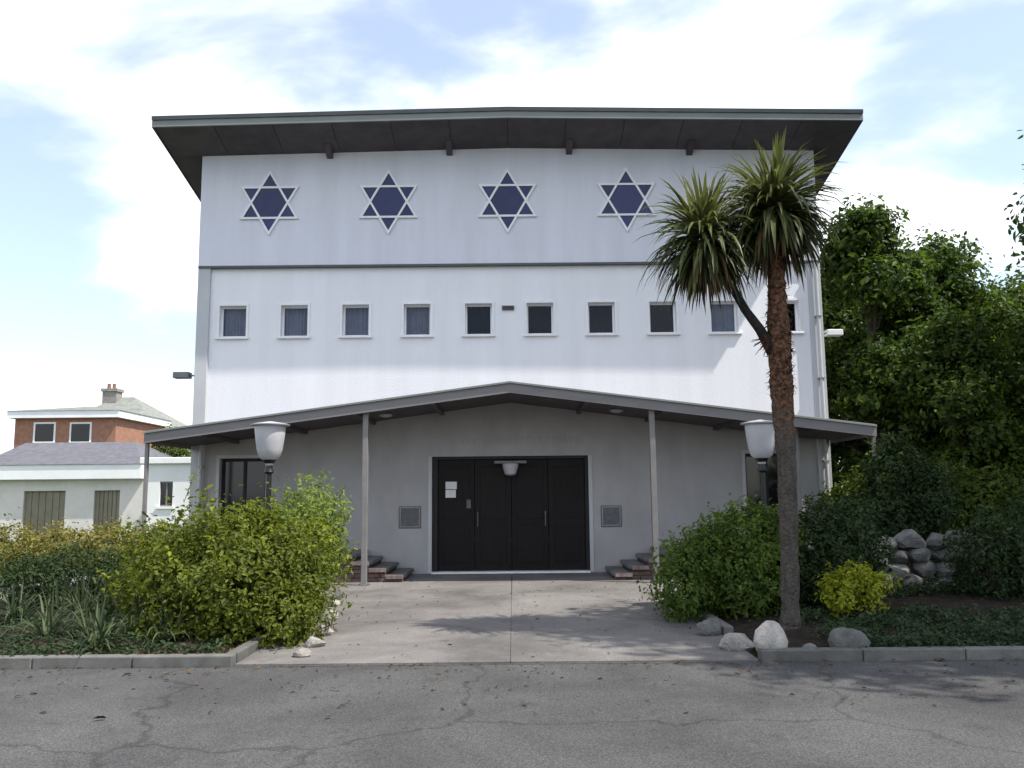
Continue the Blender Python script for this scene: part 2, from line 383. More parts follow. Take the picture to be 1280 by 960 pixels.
def shrub(name, lumps, n, size, lm, label, cat='shrub', group=None, aspect=.5, zmin=.03, shell=.45, noise=.18, twigs=14, lift=.5, tbias=0., sprigs=0.0, shoots=40, gap=.16):
    L_ = np.array(lumps, float); c = L_[:, :3].mean(0)
    base = Vector((c[0], c[1], 0.05)); t = thing(name, base, label, cat, group)
    P, N, r, k = lump_points(lumps, n, shell, noise)
    if sprigs:      # some leaves sit on young shoots that break the outline
        q = rng.random(n) < sprigs; ph = np.floor(P[q] * 7).sum(1)
        P[q] += N[q] * (.10 + .12 * np.abs(np.sin(ph * 12.9)))[:, None] * rng.random((q.sum(), 1)); P[q, 2] += .05 * rng.random(q.sum())
    cell = np.floor((P + .03 * np.sin(P[:, [1, 2, 0]] * 21)) / .13); hs = np.sin(cell @ np.array([12.9, 78.2, 37.7])) * 43758.5; hs -= np.floor(hs)
    N[:, 2] += lift; keep = (P[:, 2] > zmin) & (hs > gap)
    P, N, k = P[keep], unit(N[keep]), k[keep]
    clump = .5 + .5 * np.sin(P[:, 0] * 9 + k) * np.sin(P[:, 1] * 8 + 2 * k) * np.sin(P[:, 2] * 10 + k)
    tint = np.clip(.25 * rng.random(len(P)) + .5 * clump * rng.random(len(P)) + .25 * rng.random(len(P)) ** 2 + tbias, 0, 1)
    mb = MB(); SP, SN, ST = [], [], []
    for i in range(shoots):
        j = rng.integers(len(P)); d = N[j] * .8 + np.array([0, 0, .7]) + rng.normal(0, .25, 3); d /= np.linalg.norm(d)
        ln = rng.uniform(.12, .34) * (size / .06); p0 = P[j] - d * .1; p1 = p0 + d * (ln + .1); p1[2] -= .03
        if p0[2] < .35: continue
        mb.tube([p0, (p0 + p1) / 2 + rng.normal(0, .01, 3), p1], [.005, .004, .002], 4)
        for q in np.linspace(.25, 1, int(ln / size * 3) + 4):
            SP.append(p0 + (p1 - p0) * q); SN.append(np.array([0, 0, 1.]) + d * .4); ST.append(rng.uniform(.45, 1.))
    P = np.concatenate([P, np.array(SP).reshape(-1, 3)]); N = np.concatenate([N, np.array(SN).reshape(-1, 3)]); tint = np.concatenate([tint, np.array(ST)])
    V, Q, tt = leaves(P, N, size, aspect, tint=tint, jitter=.26)
    link('foliage', mesh_np('foliage', V, Q, lm, tt, base), t)
    for i in range(twigs):
        l_ = L_[i % len(L_)]
        a = rng.normal(0, .08, 3); e = l_[:3] + rng.normal(0, .45, 3) * l_[3:]
        p0 = np.array([l_[0] * .5 + c[0] * .5 + a[0], l_[1] * .5 + c[1] * .5 + a[1], 0.0])
        m1 = p0 * .5 + e * .5 + rng.normal(0, .05, 3)
        mb.tube([p0, m1, e], [.018, .012, .004], 5)
    mb.build('stems', M['twig'], t, True)['kind'] = 'stuff'
    return t

def blades(c, n, length, width, lm, spread=1.0, upright=.6, seg=5, r0_=.05, org=Vector((0, 0, 0)), elev=None, grav=1.0, tmin=0., tmax=1., tint_by=None):
    """sword-shaped leaves from around c, bending under their weight"""
    c = np.array(c, float)
    az = rng.random(n) * 2 * np.pi
    el = elev if elev is not None else np.arcsin(np.clip(upright + (1 - upright) * rng.random(n), -1, 1))
    D = np.stack([np.cos(az) * np.cos(el), np.sin(az) * np.cos(el), np.sin(el)], 1)
    S = np.stack([-np.sin(az), np.cos(az), np.zeros(n)], 1)
    P = c + D * r0_ * rng.random((n, 1)) + rng.normal(0, r0_ * .4, (n, 3))
    ln = length * (.7 + .45 * rng.random((n, 1))); w = width * (.7 + .5 * rng.random((n, 1)))
    g = grav * (.6 + .9 * rng.random((n, 1)))
    prof = [.55, .95, 1.0, .8, .5, .03][:seg + 1] if seg == 5 else list(np.linspace(1, .05, seg + 1))
    rows = []; p = P.copy(); d = D.copy()
    for i in range(seg + 1):
        up_ = np.cross(S, d)
        f = prof[i]
        rows += [p + S * w * f * .5 - up_ * w * f * .16, p + up_ * w * f * .0, p - S * w * f * .5 - up_ * w * f * .16]
        p = p + d * ln / seg
        d = d + np.array([[0, 0, -1.0]]) * g * .14 * (i + 1) * np.sqrt(np.maximum(1 - d[:, 2:3] ** 2, .05)) ; d = unit(d)
    V = np.stack(rows, 1).reshape(-1, 3); k = 3 * (seg + 1)
    b = (np.arange(n) * k)[:, None]; Q = []
    for i in range(seg):
        for j in (0, 1):
            o = 3 * i + j; Q.append(b + np.array([[o, o + 1, o + 4, o + 3]]))
    Q = np.concatenate(Q, 0)
    t = tmin + (tmax - tmin) * rng.random(n) if tint_by is None else tint_by
    return V, Q, np.tile(t, seg * 2)
def join_np(parts):
    Vs, Qs, Ts = [], [], []; o = 0
    for V, Q, T in parts:
        Vs.append(V); Qs.append(Q + o); Ts.append(T); o += len(V)
    return np.concatenate(Vs), np.concatenate(Qs), np.concatenate(Ts)

def rock(name, c, sx_, sy_, sz_, m, label=None, cat='rock', group=None, parent=None, seed=0, rot=0.):
    g = np.random.default_rng(seed + 100)
    import bmesh
    bm = bmesh.new(); bmesh.ops.create_icosphere(bm, subdivisions=3, radius=1)
    ax = unit(g.normal(0, 1, (9, 3))); of = .55 + .4 * g.random(9)
    ph = g.random(3) * 6
    for v in bm.verts:
        p = np.array(v.co)
        for a, o in zip(ax, of):
            dd = p @ a
            if dd > o: p = p - a * (dd - o) * .85
        p *= 1 + .05 * math.sin(7 * p[0] + ph[0]) * math.sin(6 * p[1] + ph[1]) + .03 * math.sin(13 * p[2] + ph[2])
        x, y = p[0] * sx_, p[1] * sy_
        v.co = (x * math.cos(rot) - y * math.sin(rot), x * math.sin(rot) + y * math.cos(rot), p[2] * sz_)
    me = bpy.data.meshes.new(name); bm.to_mesh(me); bm.free(); me.materials.append(m)
    me.polygons.foreach_set('use_smooth', [True] * len(me.polygons)); me.set_sharp_from_angle(angle=R(32))
    o = link(name, me, parent, c)
    if parent is None: tag(o, label, cat, group)
    return o

# ------------------------------------------------------------------ ground
YW = 17.40            # face of the building
g = MB(); g.add([(-700, -300, -.06), (700, -300, -.06), (700, 1200, -.06), (-700, 1200, -.06)], [(0, 1, 2, 3)])
struct(g.build('ground', M['earth']))
g = MB(); g.add([(-60, -14, 0), (60, -14, 0), (60, 8.30, 0), (-60, 8.30, 0)], [(0, 1, 2, 3)])
struct(g.build('road', M['asphalt']))
# driveway: concrete bays on a base, with open joints
DXL, DXR = -2.62, 2.36
drv = MB().box(DXL - .01, DXR + .01, 8.31, 13.7, -.05, .004).box(-9.2, 9.2, 13.72, YW + .4, -.05, .0045).build('driveway', M['mortar']); struct(drv)
for ix, (a, b) in enumerate(((DXL, -.002), (.002, DXR))):
    for (c, d) in ((8.33, 10.995), (11.005, 13.70)):
        MB().box(a, b, c, d, -.02, .022).build('slab', M['concrete'], drv, bevel=.002)
xs = [-9.2, -6.9, -4.6, -2.62, 0, 2.36, 4.6, 6.9, 9.2]
for a, b in zip(xs, xs[1:]):
    MB().box(a + .006, b - .006, 13.712, 16.03, -.02, .022).build('slab', M['concrete'], drv, bevel=.006)
    MB().box(a + .006, b - .006, 16.042, YW + .35, -.02, .022).build('slab', M['terrace'], drv, bevel=.006)

def bed(name, x0, x1, y0, y1, h, m, nx, ny, amp):
    X = np.linspace(x0, x1, nx); Y = np.linspace(y0, y1, ny); gx, gy = np.meshgrid(X, Y)
    e = np.minimum.reduce([gx - x0, x1 - gx, gy - y0, y1 - gy]); e = np.clip(e / .6, 0, 1)
    z = .03 + h * e + amp * e * (np.sin(gx * 3.1 + gy) * np.sin(gy * 2.7) + .6 * np.sin(gx * 7.3) * np.sin(gy * 8.1 + gx))
    V = np.stack([gx, gy, z], -1).reshape(-1, 3)
    i = np.arange((ny - 1) * (nx - 1)); r_ = i // (nx - 1); c_ = i % (nx - 1); b = r_ * nx + c_
    Q = np.stack([b, b + 1, b + nx + 1, b + nx], 1)
    return struct(link(name, mesh_np(name, V, Q, m, smooth=True)))
bed('garden_bed', -16, DXL - .14, 8.48, 13.68, .07, M['soil'], 140, 60, .02)
bed('garden_bed', DXR + .14, 16, 8.48, 13.68, .07, M['soil'], 140, 60, .02)
bed('side_lawn', 9.25, 26, 13.7, 40, .03, M['lawn'], 60, 90, .02)
bed('side_lawn', -30, -9.25, 13.7, 29.5, .03, M['lawn'], 70, 60, .02)
def kerb(x0, x1, y0, y1, alongx, label):
    t = thing('kerb', ((x0 + x1) / 2, (y0 + y1) / 2, 0), label, 'kerb')
    ln = (x1 - x0) if alongx else (y1 - y0); k = max(1, round(ln / .95)); s = ln / k
    for i in range(k):
        q = rng.normal(0, .003, 2)
        if alongx: b = MB().box(x0 + i * s + .004, x0 + (i + 1) * s - .004, y0 + q[0], y1 + q[0], -.05, .105 + q[1])
        else: b = MB().box(x0 + q[0], x1 + q[0], y0 + i * s + .004, y0 + (i + 1) * s - .004, -.05, .105 + q[1])
        b.build('kerb_stone', M['kerb'], t, bevel=.012)
kerb(-16, DXL - .02, 8.32, 8.46, True, 'low concrete kerb between the road and the left shrub bed')
kerb(DXR + .02, 16, 8.32, 8.46, True, 'low concrete kerb between the road and the rockery bed by the cabbage tree')
kerb(DXL - .13, DXL - .015, 8.47, 13.66, False, 'concrete edging along the driveway beside the big left bush')
kerb(DXR + .015, DXR + .13, 9.75, 13.66, False, 'concrete edging along the driveway beside the pale rocks')

# ------------------------------------------------------------------ the building
XW = 6.55
RM, RY0, RY1, RS = .215, 16.37, 32.2, 7.18        # roof pitch, front edge, back edge, half width
RZ = (aty(192, 158, RY0).z + aty(1076, 151, RY0).z) / 2
RDROP = .13
def sof(x, y): return RZ + RDROP * (1 - abs(x) / RS) - RM * (y - RY0)
B = thing('synagogue', (0, YW, 0), 'pale grey synagogue with four blue stars, ten small windows and a gabled canopy', 'building')
ZL = (aty(260, 333, YW).z + aty(1010, 325, YW).z) / 2      # shadow line between the upper and lower wall
YL = YW + .07
# upper wall
poly = [(-XW, ZL), (XW, ZL), (XW, sof(XW, YW) + .05), (0, sof(0, YW) + .05), (-XW, sof(XW, YW) + .05)]
MB().prism_y(poly, YW, YW + .3).build('upper_wall', M['wall_up'], B)
# windows
WP = [(293, 402), (367.5, 401), (443, 400), (520, 399), (597.5, 398.5), (676, 398), (753, 397), (830, 396.5), (905.5, 396), (981, 395.5)]
wx = np.array([aty(px, py, YL).x for px, py in WP]); wz = np.array([aty(px, py, YL).z for px, py in WP])
fit = np.polyfit(np.arange(10), wx, 1); wx = np.polyval(fit, np.arange(10)); wzc = wz.mean()
WW, WH = .56, .66
holes = [(x - WW / 2, x + WW / 2, wzc - WH / 2, wzc + WH / 2) for x in wx]
dl, dr = aty(540, 571, YL), aty(735, 569, YL); dz = (dl.z + dr.z) / 2
DX0, DX1, DZ = dl.x, dr.x, dz
sl = (aty(275, 573, YL).x, aty(333, 573, YL).x); sr = (aty(931, 570, YL).x, aty(988, 570, YL).x)
SZ = aty(300, 573, YL).z
SB = .52
holes += [(DX0, DX1, 0.0, DZ), (sl[0], sl[1], SB, SZ), (sr[0], sr[1], SB, SZ)]
PZ = max(DZ, SZ) + .02
# slightly proud pilasters at both ends
for s in (-1, 1):
    a, b = sorted((s * (XW - .262), s * XW))
    MB().box(a, b, YW, YW + .3, 0, ZL - .002).build('pilaster', M['wall_side'], B, bevel=.01)
# flashing strip under the upper wall
MB().box(-XW + .01, XW - .01, YW - .03, YW + .06, ZL - .05, ZL - .004).build('drip_flashing', M['gutter'], B)
# side and back walls
for s in (-1, 1):
    x0, x1 = sorted((s * (XW - .3), s * (XW - .002)))
    MB().prism_x([(YW + .302, 0), (31.6, 0), (31.6, sof(XW, 31.6) + .04), (YW + .302, sof(XW, YW + .302) + .04)], x0, x1).build('side_wall', M['wall_side'], B)
MB().prism_y([(-XW + .302, 0), (XW - .302, 0), (XW - .302, sof(XW, 31.3)), (0, sof(0, 31.3)), (-XW + .302, sof(XW, 31.3))], 31.3, 31.598).build('rear_wall', M['wall_side'], B)
# roof: deck in two folded halves, soffit boards, fascia, gutter
rb = MB()
RT = .19
for s in (-1, 1):
    p = [(s * RS, RY0 + .02), (0, RY0 + .02), (0, RY1), (s * RS, RY1)]
    if s > 0: p = p[::-1]; p = p[1:] + p[:1]
    rb.hexa([(x, y, sof(x, y) + .03) for x, y in p] + [(x, y, sof(x, y) + RT) for x, y in p])
roof = rb.build('roof', M['soffit'], B)
ns = 12
for i in range(ns):
    a, b = -RS + 2 * RS * i / ns, -RS + 2 * RS * (i + 1) / ns
    y0, y1 = RY0 + .03, YW + .0
    a2, b2 = a + .006, b - .006
    pts = [(a2, y0), (b2, y0), (b2, y1), (a2, y1)]
    MB().hexa([(x, y, sof(x, y) + .006) for x, y in pts] + [(x, y, sof(x, y) + .028) for x, y in pts]).build('soffit_board', M['soffit'], roof)
for s in (-1, 1):
    a, b = (-RS, -XW - .0) if s < 0 else (XW, RS)
    ys = np.linspace(YW + .01, RY1 - .02, 8)
    for c, d in zip(ys, ys[1:]):
        pts = [(a, c), (b, c), (b, d - .012), (a, d - .012)]
        MB().hexa([(x, y, sof(x, y) + .006) for x, y in pts] + [(x, y, sof(x, y) + .028) for x, y in pts]).build('soffit_board', M['soffit'], roof)
fb = MB(); gb = MB()
for a, b in ((-RS - .02, 0), (0, RS + .02)):
    za, zb = sof(a, RY0), sof(b, RY0)
    fb.hexa([(a, RY0 - .03, za - .01), (b, RY0 - .03, zb - .01), (b, RY0 + .018, zb - .01), (a, RY0 + .018, za - .01),
             (a, RY0 - .03, za + .125), (b, RY0 - .03, zb + .125), (b, RY0 + .018, zb + .125), (a, RY0 + .018, za + .125)])
    gb.hexa([(a, RY0 - .055, za + .127), (b, RY0 - .055, zb + .127), (b, RY0 + .06, zb + .127), (a, RY0 + .06, za + .127),
             (a, RY0 - .065, za + .205), (b, RY0 - .065, zb + .205), (b, RY0 + .06, zb + .205), (a, RY0 + .06, za + .205)])
fb.build('fascia', M['fascia'], roof); gb.build('roof_edge', M['gutter'], roof)
for s in (-1, 1):
    x0, x1 = sorted((s * (RS + .002), s * (RS + .03)))
    MB().hexa([(x0, RY0 + .0, sof(RS, RY0) - .01), (x1, RY0, sof(RS, RY0) - .01), (x1, RY1, sof(RS, RY1) - .01), (x0, RY1, sof(RS, RY1) - .01),
               (x0, RY0, sof(RS, RY0) + .2), (x1, RY0, sof(RS, RY0) + .2), (x1, RY1, sof(RS, RY1) + .2), (x0, RY1, sof(RS, RY1) + .2)]).build('barge_board', M['soffit'], roof)
# rafter brackets under the eave
for px in (413, 562, 711, 861):
    x = aty(px, 187, YW).x
    zt = sof(x, YW)
    MB().hexa([(x - .065, YW - .34, sof(x, YW - .34) - .03), (x + .065, YW - .34, sof(x, YW - .34) - .03), (x + .065, YW - .004, zt - .13), (x - .065, YW - .004, zt - .13),
               (x - .065, YW - .34, sof(x, YW - .34) + .004), (x + .065, YW - .34, sof(x, YW - .34) + .004), (x + .065, YW - .004, zt + .004), (x - .065, YW - .004, zt + .004)]).build('rafter_bracket', M['soffit'], B)
# stars
sp = [(338, 256), (484.5, 252.5), (635, 250.5), (783, 248.5)]
swx = np.polyval(np.polyfit(range(4), [aty(a, b, YW).x for a, b in sp], 1), range(4)); swz = np.mean([aty(a, b, YW).z for a, b in sp])
RSR = .67; BW = .043
pane_tri = None
def tri_ring(mb, c, rad, up_, w, y0, y1):
    o = [(c[0] + rad * math.cos(a), c[1] + rad * math.sin(a)) for a in [math.pi / 2 * (1 if up_ else -1) + k * 2 * math.pi / 3 for k in range(3)]]
    ri = rad - 2 * w
    i = [(c[0] + ri * math.cos(a), c[1] + ri * math.sin(a)) for a in [math.pi / 2 * (1 if up_ else -1) + k * 2 * math.pi / 3 for k in range(3)]]
    for k in range(3):
        q = [o[k], o[(k + 1) % 3], i[(k + 1) % 3], i[k]]
        mb.prism_y(q, y0, y1)
for x in swx:
    st = MB(); tri_ring(st, (x, swz), RSR + 2 * BW * .55, True, BW, YW - .045, YW - .001)
    tri_ring(st, (x, swz), RSR + 2 * BW * .55, False, BW, YW - .041, YW - .0015)
    so = st.build('star_window', M['white'], B)
    h = RSR / math.sqrt(3)
    hexa = [(x + h * math.cos(R(60 * k)), swz + h * math.sin(R(60 * k))) for k in range(6)]
    MB().prism_y(hexa, YW - .02, YW - .002).build('pane', M['star_glass'], so)
    for k in range(6):
        a = R(60 * k + 30); tip = (x + RSR * math.cos(a), swz + RSR * math.sin(a))
        p1, p2 = hexa[k], hexa[(k + 1) % 6]
        sh = lambda p: (p[0] + .02 * math.cos(a), p[1] + .02 * math.sin(a))
        MB().prism_y([sh(p1), tip, sh(p2)], YW - .019, YW - .0025).build('pane', M['star_glass'], so)
# ten windows: frame, pane, curtain, sill
for i, x in enumerate(wx):
    a, b, c, d = holes[i]; f = .035
    fr = MB(); y0, y1 = YL + .13, YL + .18
    fr.box(a, a + f, y0, y1, c, d).box(b - f, b, y0, y1, c, d).box(a + f, b - f, y0, y1, c, c + f).box(a + f, b - f, y0, y1, d - f, d)
    wo_ = fr.build('window', M['white'], B)
    arch = MB(); e = .05
    arch.box(a - e, a - .001, YL - .022, YL - .001, c, d).box(b + .001, b + e, YL - .022, YL - .001, c, d).box(a - e, b + e, YL - .022, YL - .001, d + .001, d + e)
    arch.build('architrave', M['white'], wo_)
    MB().prism_x([(YL - .065, c - .055), (YL + .13, c - .055), (YL + .13, c + .018), (YL - .065, c - .012)], a - .07, b + .07).build('sill', M['white'], wo_, bevel=.006)
    MB().box(a + f, b - f, YL + .150, YL + .156, c + f, d - f).build('pane', M['glass'], wo_)
    n = 33; V = []; Q = []
    for k in range(n):
        xx = a + .002 + (b - a - .004) * k / (n - 1); yy = YL + .215 + .02 * math.sin(k * 1.35 + i) + .006 * math.sin(k * 3.1)
        V += [(xx, yy, c + .001), (xx, yy + .004, d - .001)]
        if k: q = 2 * k; Q.append((q - 2, q, q + 1, q - 1))
    MB().add(V, Q).build('curtain', M['curtain_l'] if i in (0, 1, 2, 3, 8) else M['curtain_d'], wo_, True)
# vent between the middle windows
v = aty(635, 385, YL)
vt = MB().box(v.x - .13, v.x + .13, YL - .02, YL - .001, v.z - .05, v.z + .05).build('wall_vent', M['post'], B)
for k in range(4): MB().prism_x([(YL - .042, v.z - .042 + k * .022), (YL - .021, v.z - .028 + k * .022), (YL - .021, v.z - .024 + k * .022), (YL - .042, v.z - .036 + k * .022)], v.x - .115, v.x + .115).build('louvre', M['plaque'], vt)
# entrance doors
f = .07; yd = YL + .12
fr = MB().box(DX0, DX0 + f * 1.6, yd - .06, yd + .12, .06, DZ).box(DX1 - f, DX1, yd - .06, yd + .12, .06, DZ).box(DX0 + f * 1.6, DX1 - f, yd - .06, yd + .12, DZ - .06, DZ)
dframe = fr.build('door_frame', M['door_frame'], B, bevel=.006)
MB().box(DX0 - .0, DX1 + .0, YL - .10, yd + .2, .0, .058).build('threshold', M['white'], B, bevel=.008)
for (a, b) in ((DX0 - .075, DX0 - .002), (DX1 + .002, DX1 + .075)):
    MB().box(a, b, YL - .018, YL - .001, .03, DZ + .0).build('door_trim', M['wall_side'], B)
ex = np.linspace(DX0 + f * 1.6, DX1 - f, 5)
for k in range(4):
    a, b = ex[k] + .004, ex[k + 1] - .004
    dm = MB().box(a, b, yd, yd + .05, .062, DZ - .065)
    dob = dm.build('door', M['door'], B, bevel=.005)
    for (c, d) in ((.22, .95), (1.10, DZ - .22)):
        MB().box(a + .11, b - .11, yd - .012, yd - .001, c, d).build('panel', M['door'], dob, bevel=.008)
    hx = b - .06 if k % 2 == 0 else a + .06
    if k in (1, 2): MB().tube([(hx, yd - .06, .95), (hx, yd - .06, 1.25)], [.014, .014], 8).tube([(hx, yd - .06, 1.0), (hx, yd - .001, 1.0)], [.009, .009], 6).tube([(hx, yd - .06, 1.2), (hx, yd - .001, 1.2)], [.009, .009], 6).build('handle', M['plaque'], dob, True)
    if k == 0:
        e = aty(586, 630, yd); MB().box(e.x - .045, e.x + .045, yd - .03, yd - .0125, e.z - .09, e.z + .09).build('lock_plate', M['plaque'], dob, bevel=.004)
# entrance floodlight on the door head
e = aty(638, 578, YL - .1)
lt = MB().box(e.x - .33, e.x + .33, YL - .10, YL - .05, e.z - .02, e.z + .035).box(e.x - .05, e.x + .05, YL - .05, YL + .05, e.z - .02, e.z + .03).build('entrance_light', M['post'], B, bevel=.006)
MB().lathe((e.x, YL - .12, e.z - .27), [(.05, 0), (.11, .03), (.15, .14), (.17, .24), (.10, .25)], 18).build('lamp_shade', M['frost'], lt, True)
# plaques on both sides
for n_, (x0, y0, x1, y1) in enumerate(((499, 633, 526, 660), (751, 632, 777, 658))):
    a, b = aty(x0, y0, YL), aty(x1, y1, YL)
    pq = MB().box(a.x, b.x, YL - .03, YL - .001, b.z, a.z).build('plaque', M['plaque'], B, bevel=.006)
    w = b.x - a.x
    MB().box(a.x + .02, b.x - .02, YL - .035, YL - .0305, a.z - .035, a.z - .02).box(a.x + .02, b.x - .02, YL - .035, YL - .0305, b.z + .02, b.z + .035).box(a.x + .02, a.x + .035, YL - .035, YL - .0305, b.z + .035, a.z - .035).box(b.x - .035, b.x - .02, YL - .035, YL - .0305, b.z + .035, a.z - .035).build('rim', M['metal'], pq)
# dull raised marks above the doors (unreadable in the photo)
mk = MB(); e0 = aty(578, 551, YL); e1 = aty(722, 550, YL); zc = (e0.z + e1.z) / 2; x = e0.x
while x < e1.x:
    w = random.uniform(.05, .1); h = random.uniform(.10, .15)
    if random.random() < .82:
        mk.box(x, x + .022, YL - .016, YL - .001, zc - h / 2, zc + h / 2)
        if random.random() < .7: mk.box(x + .022, x + w, YL - .016, YL - .001, zc + h / 2 - .024, zc + h / 2)
    x += w + random.uniform(.035, .06)
mk.build('lettering', M['letter'], B)['kind'] = 'stuff'
# side doors on the raised landings
for k, (a, b) in enumerate((sl, sr)):
    y0 = YL + .14
    fr = MB(); f = .06
    fr.box(a, a + f, y0, y0 + .08, SB, SZ).box(b - f, b, y0, y0 + .08, SB, SZ).box(a + f, b - f, y0, y0 + .08, SZ - f, SZ).box((a + b) / 2 - .03, (a + b) / 2 + .03, y0, y0 + .08, SB, SZ - f)
    so = fr.build('side_door', M['door_frame'], B)
    MB().box(a + f, (a + b) / 2 - .03, y0 + .03, y0 + .05, SB, SZ - f).build('pane', M['dark_glass'], so)
    MB().box((a + b) / 2 + .03, b - f, y0 + .03, y0 + .05, SB, SZ - f).build('pane', M['dark_glass'], so)
    MB().box(a - .07, a - .002, YL - .02, YL - .001, SB, SZ + .07).box(b + .002, b + .07, YL - .02, YL - .001, SB, SZ + .07).box(a - .002, b + .002, YL - .02, YL - .001, SZ + .002, SZ + .07).build('architrave', M['wall_side'], so)
# downpipes on the pilasters
for s, xx in ((1, XW - .12), (-1, -XW + .22)):
    dp = MB().tube([(xx, YW - .06, .1), (xx, YW - .06, ZL - .07)] if s > 0 else [(xx, YW - .06, .1), (xx, YW - .06, 3.0)], [.038, .038], 10).build('downpipe', M['wall_side'], B, True)
    for z in (1.0, 2.2, 3.9, 5.2):
        if s < 0 and z > 3: continue
        MB().box(xx - .06, xx + .06, YW - .105, YW - .004, z, z + .03).build('pipe_bracket', M['metal'], dp)
# side wall floodlights on arms
for px, py, s in ((228, 469, -1), (1042, 416, 1)):
    e = aty(px, py, YW + .55)
    fl = MB().box(e.x - .17, e.x + .17, YW + .44, YW + .66, e.z - .07, e.z + .06).build('floodlight', M['post'] if s < 0 else M['white'], B, bevel=.015)
    MB().tube([(e.x, YW + .55, e.z), (s * (XW - .01), YW + .55, e.z - .02)], [.02, .02], 8).build('arm', M['metal'], fl, True)

# canopy
CY = 15.20
cl = aty(178, 540, CY); crg = aty(636, 477, CY); cr_ = aty(1089, 531, CY)
CXW = (cr_.x - cl.x) / 2; CX = (cr_.x + cl.x) / 2; CX = 0.0
CZE = (cl.z + cr_.z) / 2; CZR = crg.z
def cz(x): return CZR + (CZE - CZR) * abs(x) / CXW
cb = MB()
for a, b in ((-CXW, 0), (0, CXW)):
    cb.hexa([(a, CY + .03, cz(a) - .14), (b, CY + .03, cz(b) - .14), (b, YL - .002, cz(b) - .14), (a, YL - .002, cz(a) - .14),
             (a, CY + .03, cz(a) - .01), (b, CY + .03, cz(b) - .01), (b, YL - .002, cz(b) + .03), (a, YL - .002, cz(a) + .03)])
can = cb.build('canopy', M['soffit'], B)
cf = MB(); cg = MB()
for a, b in ((-CXW - .03, 0), (0, CXW + .03)):
    za, zb = cz(a), cz(b)
    cf.hexa([(a, CY, za - .2), (b, CY, zb - .2), (b, CY + .028, zb - .2), (a, CY + .028, za - .2), (a, CY, za - .03), (b, CY, zb - .03), (b, CY + .028, zb - .03), (a, CY + .028, za - .03)])
    cg.hexa([(a, CY - .035, za - .028), (b, CY - .035, zb - .028), (b, CY + .08, zb - .008), (a, CY + .08, za - .008), (a, CY - .035, za + .004), (b, CY - .035, zb + .004), (b, CY + .08, zb + .024), (a, CY + .08, za + .024)])
cf.build('fascia', M['canopy_fascia'], can); cg.build('roof_edge', M['fascia'], can)
for s in (-1, 1):
    x0, x1 = sorted((s * (CXW + .001), s * (CXW + .028)))
    z = cz(CXW)
    MB().box(x0, x1, CY + .03, YW - .01, z - .2, z + .0).build('barge_board', M['canopy_fascia'], can)
# the wall colour turns a darker grey below the canopy's underside
def strip(zlo, zhi, m, nm):
    q = MB()
    xl = [-XW + .26, 0, XW - .26]
    for a, b in zip(xl, xl[1:]):
        q.add([(a, YL, zlo(a)), (b, YL, zlo(b)), (b, YL, zhi(b)), (a, YL, zhi(a))], [(0, 1, 2, 3)])
    return q
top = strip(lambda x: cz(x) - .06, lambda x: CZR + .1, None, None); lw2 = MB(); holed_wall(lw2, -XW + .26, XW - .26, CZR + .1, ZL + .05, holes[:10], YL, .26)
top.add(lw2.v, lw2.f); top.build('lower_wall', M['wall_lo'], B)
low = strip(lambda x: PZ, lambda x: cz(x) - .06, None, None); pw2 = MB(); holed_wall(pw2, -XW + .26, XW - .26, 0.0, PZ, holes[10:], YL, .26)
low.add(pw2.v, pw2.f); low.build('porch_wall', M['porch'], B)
# canopy roof sheets between fascia and wall: rafters below
for x in np.linspace(-5.6, 5.6, 9):
    if abs(x) < .1: continue
    MB().box(x - .04, x + .04, CY + .03, YW - .003, cz(x) - .215, cz(x) - .142).build('rafter', M['soffit'], can)
for px, py in ((482, 527), (771, 521)):
    e = aty(px, py, 16.3); z = cz(e.x) - .142
    cl_ = MB().lathe((e.x, 16.3, z - .07), [(.05, 0), (.12, .02), (.13, .05), (.11, .068)], 16).build('ceiling_light', M['frost'], can, True)
# canopy posts
for px, w in ((456, .05), (818, .05), (181, .032)):
    x = aty(px, 640, CY + .16).x
    po = MB().box(x - w, x + w, CY + .11, CY + .11 + 2 * w, .02, cz(x) - .1).build('post', M['post'], B, bevel=.008)
    MB().box(x - w - .05, x + w + .05, CY + .06, CY + .16 + 2 * w, .022, .04).build('foot_plate', M['metal'], po)
x = -aty(181, 640, CY + .16).x
MB().box(x - .032, x + .032, CY + .11, CY + .174, .02, cz(x) - .1).build('post', M['post'], B, bevel=.008)
x = aty(996, 560, CY + .5).x
MB().box(x - .045, x + .045, CY + .5, CY + .59, .02, cz(x) - .1).build('post', M['post'], B, bevel=.008)
# notices taped on the door
nt = aty(564, 612, yd - .015)
for k, (dz_, h, label) in enumerate(((.085, .15, 'upper white paper notice taped to the dark entrance door'), (-.085, .16, 'lower white paper notice taped to the dark entrance door'))):
    o = MB().box(nt.x - .115, nt.x + .115 - .02 * k, yd - .017, yd - .0135, nt.z + dz_ - h / 2, nt.z + dz_ + h / 2).build('paper_notice', M['paper'], loc=(nt.x, yd - .015, nt.z + dz_))
    tag(o, label, 'notice')

